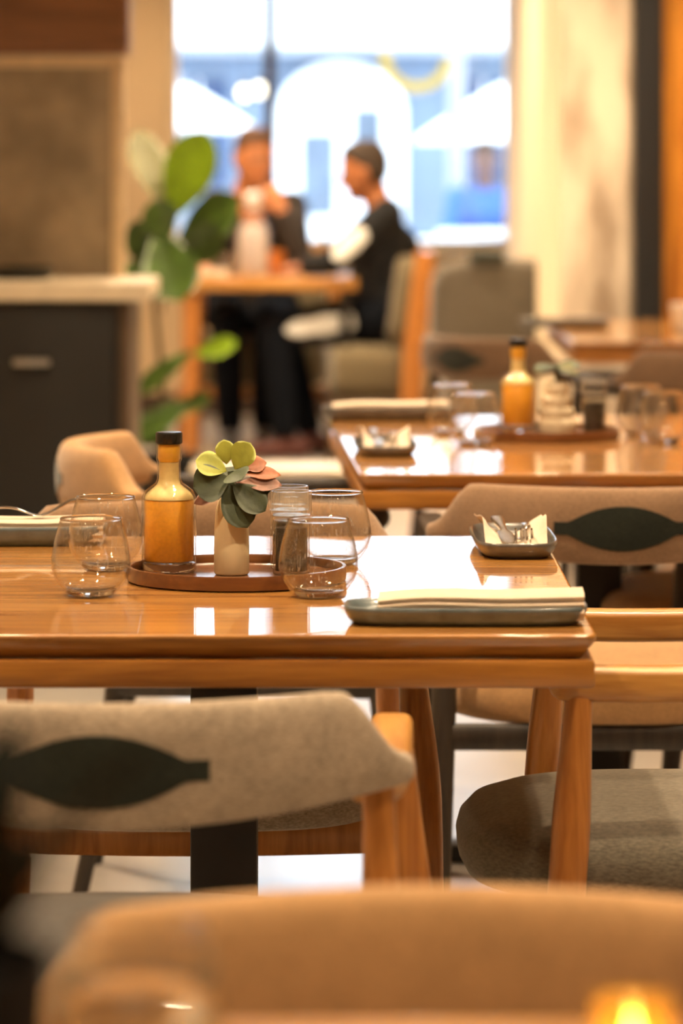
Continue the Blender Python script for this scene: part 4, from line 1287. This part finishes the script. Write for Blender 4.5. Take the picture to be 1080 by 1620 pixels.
def face_parts(body, T, skin, hairmat, hs=1.0, beard=False):
    S = T @ Matrix.Scale(hs, 4)
    for s_ in (-1, 1):
        e = MB().ellipsoid((s_ * 0.031, 0.080, 0.006), (0.0135, 0.010, 0.0085), 14, 8).xform(S).build('eye', 'eye_white', body)
        MB().ellipsoid((s_ * 0.031, 0.0885, 0.006), (0.0058, 0.003, 0.0058), 10, 6).xform(S).build('iris', 'iris', e)
        MB().tube([(s_ * 0.013, 0.0925, 0.024), (s_ * 0.031, 0.091, 0.029), (s_ * 0.050, 0.080, 0.024)], [0.0035, 0.0045, 0.003], 8).xform(S).build('eyebrow', hairmat, body)
    MB().tube([(-0.023, 0.083, -0.066), (-0.008, 0.0915, -0.063), (0.008, 0.0915, -0.063), (0.023, 0.083, -0.066)], [(0.002, 0.003), (0.005, 0.0045), (0.005, 0.0045), (0.002, 0.003)], 8, side=(0, 0, 1)).xform(S).build('lips', 'lip', body)
    # short hair: a cap over the skull with a front hairline
    m = MB()
    rings = []
    prof = [(0.128, 0.010, 0.012, 0.015), (0.122, 0.040, 0.044, 0.056), (0.105, 0.064, 0.071, 0.084), (0.078, 0.077, 0.087, 0.101), (0.052, 0.081, 0.072, 0.107), (0.03, 0.082, 0.03, 0.109), (0.0, 0.081, -0.012, 0.106), (-0.03, 0.075, -0.03, 0.094), (-0.06, 0.062, -0.034, 0.074)]
    inner = []
    for z, hw, fr_, bk in prof:
        ring = []
        for j in range(28):
            th = 2 * PI * j / 28
            c, s_ = math.cos(th), math.sin(th)
            y = (fr_ * s_ if fr_ > 0 else fr_) if s_ > 0 else (-bk * abs(s_) if fr_ > 0 else fr_ + (-bk - fr_) * abs(s_))
            ring.append((hw * c, y, z))
        rings.append(ring)
    m.loft(rings)
    m.xform(S)
    m.build('hair', hairmat, body, angle=80)

def hand_pieces(mb, wrist, d, palm_n, curl=0.5, right=1, s=1.0):
    """palm and five fingers; d = finger direction, palm_n = way the palm faces"""
    d = Vector(d).normalized()
    n = Vector(palm_n)
    n = (n - d * n.dot(d)).normalized()
    side = d.cross(n) * right
    W = Vector(wrist)
    mb.tube([W - d * 0.02, W + d * 0.02 * s, W + d * 0.055 * s, W + d * 0.085 * s], [(0.022, 0.018), (0.030, 0.016), (0.039, 0.015), (0.037, 0.012)], 16, side=side, round_ends=True)
    for k, (off, L, r) in enumerate(((-0.029, 0.066, 0.0078), (-0.010, 0.076, 0.0082), (0.010, 0.072, 0.0080), (0.028, 0.056, 0.0072))):
        p = W + d * 0.080 * s + side * off
        dirv = (d + side * off * 3.0).normalized()
        pts = [p]
        ang = 0
        for q, fr_ in enumerate((0.45, 0.32, 0.23)):
            ang += curl * (0.55 + 0.25 * q)
            dv = dirv * math.cos(ang) + n * math.sin(ang)
            pts.append(pts[-1] + dv * L * fr_ * 1.05)
        mb.tube(pts, [r * 1.08, r, r * 0.95, r * 0.85], 10, round_ends=True)
    p = W + d * 0.025 * s - side * 0.026
    dv = (d * 0.65 - side * 0.7 + n * 0.3).normalized()
    dv2 = (d * 0.9 - side * 0.25 + n * 0.4).normalized()
    mb.tube([p, p + dv * 0.034, p + dv * 0.034 + dv2 * 0.028, p + dv * 0.034 + dv2 * 0.050], [0.0125, 0.0110, 0.0095, 0.0080], 10, round_ends=True)

def limb(mb, pts, rads, n=16):
    mb.tube(spline(pts, (len(pts) - 1) * 4), [rads[min(int(i / 4), len(rads) - 2)] + (rads[min(int(i / 4), len(rads) - 2) + 1] - rads[min(int(i / 4), len(rads) - 2)]) * ((i / 4) - min(int(i / 4), len(rads) - 2)) for i in range((len(pts) - 1) * 4 + 1)], n, round_ends=True)

def shoe_piece(ankle, d):
    d = Vector(d).normalized()
    a = Vector(ankle)
    side = d.cross(Vector((0, 0, 1)))
    m = MB()
    f = Vector((a.x, a.y, 0.0))
    m.tube([f + d * -0.075 + Vector((0, 0, 0.042)), f + d * -0.02 + Vector((0, 0, 0.045)), f + d * 0.06 + Vector((0, 0, 0.040)), f + d * 0.13 + Vector((0, 0, 0.031)), f + d * 0.17 + Vector((0, 0, 0.026))],
           [(0.034, 0.041), (0.040, 0.044), (0.045, 0.038), (0.045, 0.030), (0.030, 0.024)], 18, side=side, power=2.6, round_ends=True)
    m.tube([f + Vector((0, 0, 0.05)), f + Vector((0, 0, 0.105))], [0.043, 0.040], 14)
    return m

def person(label, P, skin, hairmat, shirt, trouser, shoe, headT, hs=1.0, shirt_long=True, voxel=0.006):
    """P: dict of joints (world). One continuous body, clothes as children"""
    o0 = Vector((P['pelvis'].x, P['pelvis'].y, 0))
    mb = MB()
    head_pieces(mb, headT, hs)
    neck = headT @ Vector((0, -0.04, -0.17))
    ch, pv = P['chest'], P['pelvis']
    across = (P['shR'] - P['shL']).normalized()
    mid = (ch + pv) / 2 + P.get('slump', Vector((0, 0, 0)))
    def torso(m, g):
        pts = spline([pv + (pv - mid).normalized() * 0.03, pv, mid, ch, neck - (neck - ch) * 0.35], 16)
        rr = []
        for i in range(17):
            t = i / 16
            wv = [0.15, 0.165, 0.150, 0.165, 0.085][min(4, int(t * 4))]
            w2 = [0.15, 0.165, 0.150, 0.165, 0.085][min(4, int(t * 4) + 1)]
            a = wv + (w2 - wv) * (t * 4 - int(t * 4))
            bv = [0.11, 0.115, 0.105, 0.115, 0.065][min(4, int(t * 4))]
            b2 = [0.11, 0.115, 0.105, 0.115, 0.065][min(4, int(t * 4) + 1)]
            b = bv + (b2 - bv) * (t * 4 - int(t * 4))
            k = 1 + (P.get('bulk', 1.0) - 1) * (1 - smooth01((t - 0.62) / 0.25))
            rr.append((a * (1 + (k - 1) * 0.4) + g, b * k + g))
        m.tube(pts, rr, 28, side=across, power=2.4, round_ends=True)
        for s_ in ('L', 'R'):
            m.tube([ch + (P['sh' + s_] - ch) * 0.25 + Vector((0, 0, 0.02)), P['sh' + s_]], [0.075 + g, 0.055 + g], 16, round_ends=True)
    torso(mb, 0)
    mb.tube([neck + Vector((0, 0, 0.05)), neck, ch + (neck - ch) * 0.4], [0.056, 0.062, 0.085], 18)
    for s_ in ('L', 'R'):
        sh, el, wr = P['sh' + s_], P['el' + s_], P['wr' + s_]
        limb(mb, [sh, (sh + el) / 2, el], [0.050, 0.046, 0.038])
        limb(mb, [el, el + (wr - el) * 0.35, wr], [0.039, 0.038, 0.025])
        hand_pieces(mb, wr, P['hd' + s_], P['hn' + s_], P.get('curl' + s_, 0.5), 1 if s_ == 'R' else -1)
        hp, kn_, an = P['hip' + s_], P['kn' + s_], P['an' + s_]
        limb(mb, [hp, (hp + kn_) / 2, kn_], [0.082, 0.072, 0.054])
        limb(mb, [kn_, kn_ + (an - kn_) * 0.35, an], [0.054, 0.052, 0.034])
        mb.join(shoe_piece(an, P['ft' + s_]).xform(Matrix.Translation(Vector((an.x, an.y, 0))) @ Matrix.Scale(0.86, 4) @ Matrix.Translation(Vector((-an.x, -an.y, 0))) ))
    mb.xform(Matrix.Translation(-o0))
    body = link_mesh('person', remeshed(mb, 'person', voxel, 2), skin)
    body.location = o0
    tag(body, label, 'person')
    back = Matrix.Translation(-o0)
    face_parts(body, back @ headT, skin, hairmat, hs)
    # shirt
    m = MB()
    torso(m, 0.014)
    for s_ in ('L', 'R'):
        sh, el, wr = P['sh' + s_], P['el' + s_], P['wr' + s_]
        limb(m, [sh, (sh + el) / 2, el], [0.066, 0.060, 0.052])
        if shirt_long:
            w2 = el + (wr - el) * 0.86
            limb(m, [el, (el + w2) / 2, w2], [0.052, 0.050, 0.038])
    m.xform(back)
    sh_o = link_mesh('shirt', remeshed(m, 'shirt', 0.009, 2), shirt, body)
    m = MB()
    for s_ in ('L', 'R'):
        hp, kn_, an = P['hip' + s_], P['kn' + s_], P['an' + s_]
        limb(m, [hp, (hp + kn_) / 2, kn_], [0.100, 0.088, 0.070])
        limb(m, [kn_, (kn_ + an) / 2, an + (kn_ - an) * 0.08], [0.070, 0.066, 0.056])
    m.tube([pv - across * 0.10, pv + across * 0.10], [0.125, 0.125], 20, round_ends=True)
    m.xform(back)
    tr_o = link_mesh('trousers', remeshed(m, 'trousers', 0.009, 2), trouser, body)
    for s_ in ('L', 'R'):
        sp = shoe_piece(P['an' + s_], P['ft' + s_]).xform(back)
        link_mesh('shoe', remeshed(sp, 'shoe', 0.006, 1), shoe, body)
    return body, sh_o, tr_o, back

def head_matrix(center, yaw, pitch=0.0, roll=0.0):
    """yaw: 0 looks along +Y, positive turns to -X; pitch > 0 looks down"""
    return Matrix.Translation(center) @ Matrix.Rotation(yaw, 4, 'Z') @ Matrix.Rotation(-pitch, 4, 'X') @ Matrix.Rotation(roll, 4, 'Y')

V = Vector
# the man in grey, side-on at the right of the table, facing left
R = dict(bulk=1.25,
    pelvis=V((0.13, 15.98, 0.585)), chest=V((0.170, 15.98, 0.915)), slump=V((0.03, 0, 0)),
    shL=V((0.190, 15.80, 1.015)), shR=V((0.190, 16.16, 1.015)),
    elL=V((-0.030, 15.74, 0.815)), wrL=V((-0.16, 15.86, 0.787)), hdL=V((-0.85, 0.5, -0.05)), hnL=V((0, 0, -1)), curlL=0.35,
    elR=V((-0.06, 16.22, 0.80)), wrR=V((-0.15, 16.06, 0.787)), hdR=V((-0.9, -0.15, -0.05)), hnR=V((0, 0, -1)), curlR=0.35,
    hipL=V((0.10, 15.89, 0.575)), knL=V((-0.27, 15.84, 0.525)), anL=V((-0.235, 15.86, 0.085)), ftL=V((-1, -0.1, 0)),
    hipR=V((0.10, 16.07, 0.575)), knR=V((-0.25, 16.12, 0.525)), anR=V((-0.13, 16.12, 0.085)), ftR=V((-1, 0.1, 0)))
body, shirt_o, tr_o, back = person('man with cropped hair in charcoal sweatshirt, side-on at the window table', R, 'skin_brown', 'hair', 'tee_grey', 'trouser', 'shoe',
                                   head_matrix(V((0.095, 15.98, 1.190)), math.radians(82), math.radians(10)), 1.02)
# white prints along the sleeve and the thigh
def print_strip(a, b, r, side, half, n=10, segs=7, parent=None):
    a, b = V(a), V(b)
    t = (b - a).normalized()
    s_ = V(side)
    s_ = (s_ - t * s_.dot(t)).normalized()
    u = t.cross(s_)
    vs, fs = [], []
    for layer in (0.0, -0.012):
        for i in range(n + 1):
            q = i / n
            hw = half * math.sqrt(max(0.08, 1 - (2 * q - 1) ** 4)) * (1 + 0.10 * math.sin(17 * q))
            for j in range(segs + 1):
                an = -hw + 2 * hw * j / segs
                rr = r[0] + (r[1] - r[0]) * q + layer
                vs.append(a + (b - a) * q + s_ * (rr * math.cos(an)) + u * (rr * math.sin(an)))
    K = (n + 1) * (segs + 1)
    for i in range(n):
        for j in range(segs):
            p0 = i * (segs + 1) + j
            fs.append((p0, p0 + 1, p0 + segs + 2, p0 + segs + 1))
            fs.append((K + p0, K + p0 + segs + 1, K + p0 + segs + 2, K + p0 + 1))
    for i in range(n):
        for j in (0, segs):
            p0, p1 = i * (segs + 1) + j, (i + 1) * (segs + 1) + j
            fs.append((p0, p1, K + p1, K + p0))
    for i in (0, n):
        for j in range(segs):
            p0 = i * (segs + 1) + j
            fs.append((p0, p0 + 1, K + p0 + 1, K + p0))
    return MB().add(vs, fs).xform(back)
print_strip(R['shL'] + (R['elL'] - R['shL']) * 0.42, R['shL'] + (R['elL'] - R['shL']) * 1.0, (0.069, 0.063), (0, -1, 0.3), 0.62).build('print', 'print', shirt_o)['label'] = 'white print on the sleeve'
print_strip(R['hipL'] + (R['knL'] - R['hipL']) * 0.10, R['hipL'] + (R['knL'] - R['hipL']) * 0.92, (0.102, 0.083), (0, -1, 0.05), 0.42).build('print', 'print', tr_o)['label'] = 'white print along the thigh'

# the man in the dark jacket behind the table, turned towards his companion
L_ = dict(bulk=1.12,
    pelvis=V((-0.40, 16.82, 0.575)), chest=V((-0.385, 16.68, 0.955)), slump=V((0, 0.02, 0)),
    shR=V((-0.545, 16.63, 1.045)), shL=V((-0.215, 16.66, 1.035)),       # his right shoulder shows at the left
    elR=V((-0.655, 16.42, 0.83)), wrR=V((-0.60, 16.17, 0.79)), hdR=V((0.15, -0.95, -0.08)), hnR=V((0, 0, -1)), curlR=0.3,
    elL=V((-0.175, 16.42, 0.80)), wrL=V((-0.255, 16.40, 1.02)), hdL=V((-0.42, 0.1, 0.9)), hnL=V((-0.3, 0.95, 0.1)), curlL=0.7,
    hipR=V((-0.50, 16.75, 0.575)), knR=V((-0.49, 16.30, 0.53)), anR=V((-0.47, 16.22, 0.085)), ftR=V((-0.1, -1, 0)),
    hipL=V((-0.30, 16.75, 0.575)), knL=V((-0.31, 16.42, 0.53)), anL=V((-0.33, 16.34, 0.085)), ftL=V((0.1, -1, 0)))
bodyL, shirtL, trL, backL = person('man in black jacket behind the window table, hand raised to his chin', L_, 'skin_warm', 'hair_brown', 'jacket', 'trouser', 'shoe_grey',
                                   head_matrix(V((-0.375, 16.57, 1.245)), math.radians(180 + 28), math.radians(12)), 1.06)
# rust shirt showing in the open jacket
ch = L_['chest']
m = MB()
m.tube([ch + V((0.0, -0.128, 0.085)), ch + V((0.0, -0.136, 0.0)), ch + V((-0.004, -0.126, -0.13))], [(0.055, 0.010), (0.042, 0.012), (0.026, 0.010)], 14, side=(1, 0, 0), round_ends=True)
m.xform(backL).build('shirt_front', 'shirt_orange', bodyL)

# ------------------------------------------------------------------ outside, across the window
gd = MB().box((-14, YW + 0.2, -0.12), (14, 46, -0.02)).build('street_ground', 'pavement')
gd['kind'] = 'structure'
bl = thing('building', 'white and blue building across the street with arched doors', 'building', (0, 31, 0))
MB().box((-9, 0, -0.02), (9, 0.6, 2.05)).build('wall', 'facade_blue', bl)
MB().box((-9, -0.25, 2.12), (9, 0.6, 6.5)).build('upper_wall', 'white_gloss', bl)
MB().box((-9, -0.35, 2.05), (9, 0.0, 2.12)).build('cornice', 'grey_pole', bl)
def arch(cx, hw, z1, mat, name='arched_door'):
    pts = [(cx - hw, 0.0), (cx + hw, 0.0)]
    for k in range(13):
        a = PI * k / 12
        pts.append((cx + hw * math.cos(a), z1 - hw * 0.8 + hw * 0.8 * math.sin(a)))
    rings = [[(x, y, z) for x, z in pts] for y in (-0.10, 0.02)]
    return MB().loft(rings).build(name, mat, bl)
for cx, hw, z1 in ((-3.9, 0.55, 1.9), (-2.35, 0.55, 1.9), (0.0, 0.52, 2.0), (2.9, 0.55, 1.9), (4.4, 0.55, 1.9)):
    a_ = arch(cx, hw, z1, 'white_gloss')
    w_ = MB().box((cx - hw * 0.62, -0.115, 0.75), (cx - 0.05, -0.095, 1.42)).box((cx + 0.10, -0.115, 0.95), (cx + hw * 0.62, -0.095, 1.62)).build('door_glass', 'door_blue', a_)
for cx in (-1.15, 1.15, 1.75):
    wn = MB().box((cx - 0.22, -0.05, 1.0), (cx + 0.22, 0.02, 1.85)).build('window', 'facade_window', bl)
    MB().box((cx - 0.012, -0.07, 1.0), (cx + 0.012, -0.05, 1.85)).build('glazing_bar', 'white_gloss', wn)

def parasol(label, loc, R_, z0, z1, tilt=0):
    t = thing('parasol', label, 'parasol', loc, tilt, 'street parasols')
    rings = []
    n = 8
    for k in range(5):
        q = k / 4
        rings.append([((R_ * q + 0.02) * math.cos(2 * PI * j / 24) * (1 - 0.05 * (abs(((j % 3) - 1.5)) < 1) * q), (R_ * q + 0.02) * math.sin(2 * PI * j / 24), z1 - (z1 - z0) * q ** 1.2) for j in range(24)])
    rings += [[(x * 0.985, y * 0.985, z - 0.02) for x, y, z in r] for r in reversed(rings)]
    MB().loft(rings).build('canopy', 'white_canvas', t)
    MB().tube([(0, 0, 0), (0, 0, z1 + 0.06)], 0.022, 12).build('pole', 'grey_pole', t)
    MB().lathe([(0.01, 0), (0.25, 0), (0.25, 0.05), (0.05, 0.07), (0.01, 0.07)], 28).build('base', 'grey_pole', t)
    for k in range(8):
        a = 2 * PI * k / 8
        MB().tube([(0.02 * math.cos(a), 0.02 * math.sin(a), z0 - 0.05), (R_ * 0.55 * math.cos(a), R_ * 0.55 * math.sin(a), z1 - (z1 - z0) * 0.6)], 0.008, 6).build('rib', 'grey_pole', t)
    return t
parasol('white parasol outside left of the window post', (-1.02, 24.5, 0), 0.46, 1.42, 1.70)
parasol('white parasol outside at the right side of the window', (1.35, 25.5, 0), 0.85, 1.35, 1.85)
lp = thing('lamp_post', 'pale grey lamp post on the pavement outside', 'post', (0.72, 24.0, -0.02))
MB().tube([(0, 0, 0.06), (0, 0, 3.4)], [0.065, 0.045], 16).build('post', 'grey_pole', lp)
MB().lathe([(0.01, 0), (0.13, 0), (0.13, 0.06), (0.07, 0.08), (0.01, 0.08)], 20).build('base', 'grey_pole', lp)
MB().ellipsoid((0, 0, 3.5), (0.14, 0.14, 0.16)).build('globe', 'white_gloss', lp)
# bulbs added outside in place of lamp reflections in the window pane
bs = None
for k, (x, y) in enumerate(((410, 142), (386, 147))):
    d = 22.0
    c = px(x, y, d)
    if bs is None:
        bs = thing('reflection_bulb', 'added warm bulb outside in place of a lamp reflection, closest to the dark window post', 'lamp', c, 0, 'added reflection bulbs')
        MB().ellipsoid((0, 0, 0), (0.035, 0.035, 0.042), 16, 10).build('bulb', 'bulb', bs)
        MB().lathe([(0.004, 0.036), (0.016, 0.036), (0.016, 0.075), (0.004, 0.078)], 14).build('socket', 'black_metal', bs)
        MB().tube([(0, 0, 0.075), (0, 0, 2.2)], 0.003, 6).build('cord', 'black_metal', bs)
    else:
        dup(bs, c, None, 'dimmer added bulb outside in place of a lamp reflection, left of another bulb')

# white tables and chairs outside
def street_table(label, loc, r=0.34, h=0.74):
    t = thing('street_table', label, 'table', loc, 0, 'white street tables')
    MB().lathe([(0.01, h - 0.03), (r, h - 0.03), (r, h), (0.01, h)], 36).build('tabletop', 'white_gloss', t)
    MB().tube([(0, 0, 0.03), (0, 0, h - 0.03)], 0.025, 12).build('column', 'white_gloss', t)
    MB().lathe([(0.01, 0), (0.22, 0), (0.22, 0.02), (0.03, 0.04), (0.01, 0.04)], 28).build('base', 'white_gloss', t)
    return t
street_table('white round table outside behind the lounge chair', (0.42, 20.6, -0.02), 0.36, 0.82)
street_table('white round table outside in front of the person in blue', (0.86, 21.8, -0.02), 0.32, 0.84)
def crate(label, loc, a, b, h, mat):
    o = MB().box((-a, -b, 0), (a, b, h)).build('planter_box', mat, bevel=0.02, loc=loc)
    return tag(o, label, 'planter', 'street planters')
def planter(label, loc, a, h):
    t = thing('planter_box', label, 'planter', loc, 0, 'street planters')
    m = MB()
    rings = []
    for k, z in ((1, 0), (1, h), (0.9, h), (0.88, h - 0.05)):
        rings.append([(a * k * sx, 0.2 * k * sy, z) for sx, sy in ((-1, -1), (1, -1), (1, 1), (-1, 1))])
    m.loft(rings).build('box', 'white_gloss', t)
    for k in range(14):
        an = k * 2.4
        leaf(MB(), (a * 0.7 * math.cos(an * 1.7), 0.1 * math.sin(an), h - 0.06), (0.4 * math.cos(an), 0.4 * math.sin(an), 1), (math.cos(an), math.sin(an), -0.3), 0.28, 0.08, 0.3, 0.002, 0.8).build('leaf', 'fig_pale', t)
planter('white planter with pale leaves outside between the two people', (0.0, 21.5, -0.02), 0.5, 0.62)
planter('white planter with pale leaves outside at the left of the window', (-1.05, 21.5, -0.02), 0.45, 0.62)

# the person in blue sitting outside
S0 = V((0.86, 23.0, -0.02))
O_ = dict(
    pelvis=S0 + V((0, 0.12, 0.56)), chest=S0 + V((0, 0.02, 0.93)), slump=V((0, 0.03, 0)),
    shR=S0 + V((-0.165, 0, 1.02)), shL=S0 + V((0.165, 0, 1.02)),
    elR=S0 + V((-0.22, -0.12, 0.80)), wrR=S0 + V((-0.10, -0.28, 0.72)), hdR=V((0.5, -0.8, -0.2)), hnR=V((0, 0, -1)),
    elL=S0 + V((0.22, -0.12, 0.80)), wrL=S0 + V((0.10, -0.28, 0.72)), hdL=V((-0.5, -0.8, -0.2)), hnL=V((0, 0, -1)),
    hipR=S0 + V((-0.09, 0.06, 0.56)), knR=S0 + V((-0.12, -0.36, 0.54)), anR=S0 + V((-0.12, -0.34, 0.10)), ftR=V((-0.1, -1, 0)),
    hipL=S0 + V((0.09, 0.06, 0.56)), knL=S0 + V((0.12, -0.36, 0.54)), anL=S0 + V((0.12, -0.34, 0.10)), ftL=V((0.1, -1, 0)))
person('person in blue shirt sitting outside beyond the window', O_, 'skin_deep', 'hair', 'blue_cloth', 'navy_cloth', 'shoe',
       head_matrix(S0 + V((0, -0.05, 1.245)), math.radians(175), math.radians(5)), 0.92, True, 0.009)
oc_ = thing('street_chair', 'white chair outside under the person in blue', 'chair', S0 + V((0, 0.1, 0)))
MB().box((-0.22, -0.22, 0.415), (0.22, 0.22, 0.44)).build('seat', 'white_gloss', oc_, bevel=0.008)
for sx in (-1, 1):
    MB().tube([(sx * 0.2, 0.22, 0), (sx * 0.2, 0.2, 0.43), (sx * 0.19, 0.30, 0.85)], 0.014, 10).build('leg', 'white_gloss', oc_)
    MB().tube([(sx * 0.21, -0.22, 0), (sx * 0.2, -0.2, 0.42)], 0.014, 10).build('leg', 'white_gloss', oc_)
MB().box((-0.2, 0.275, 0.65), (0.2, 0.295, 0.85)).build('backrest', 'white_gloss', oc_, bevel=0.006)
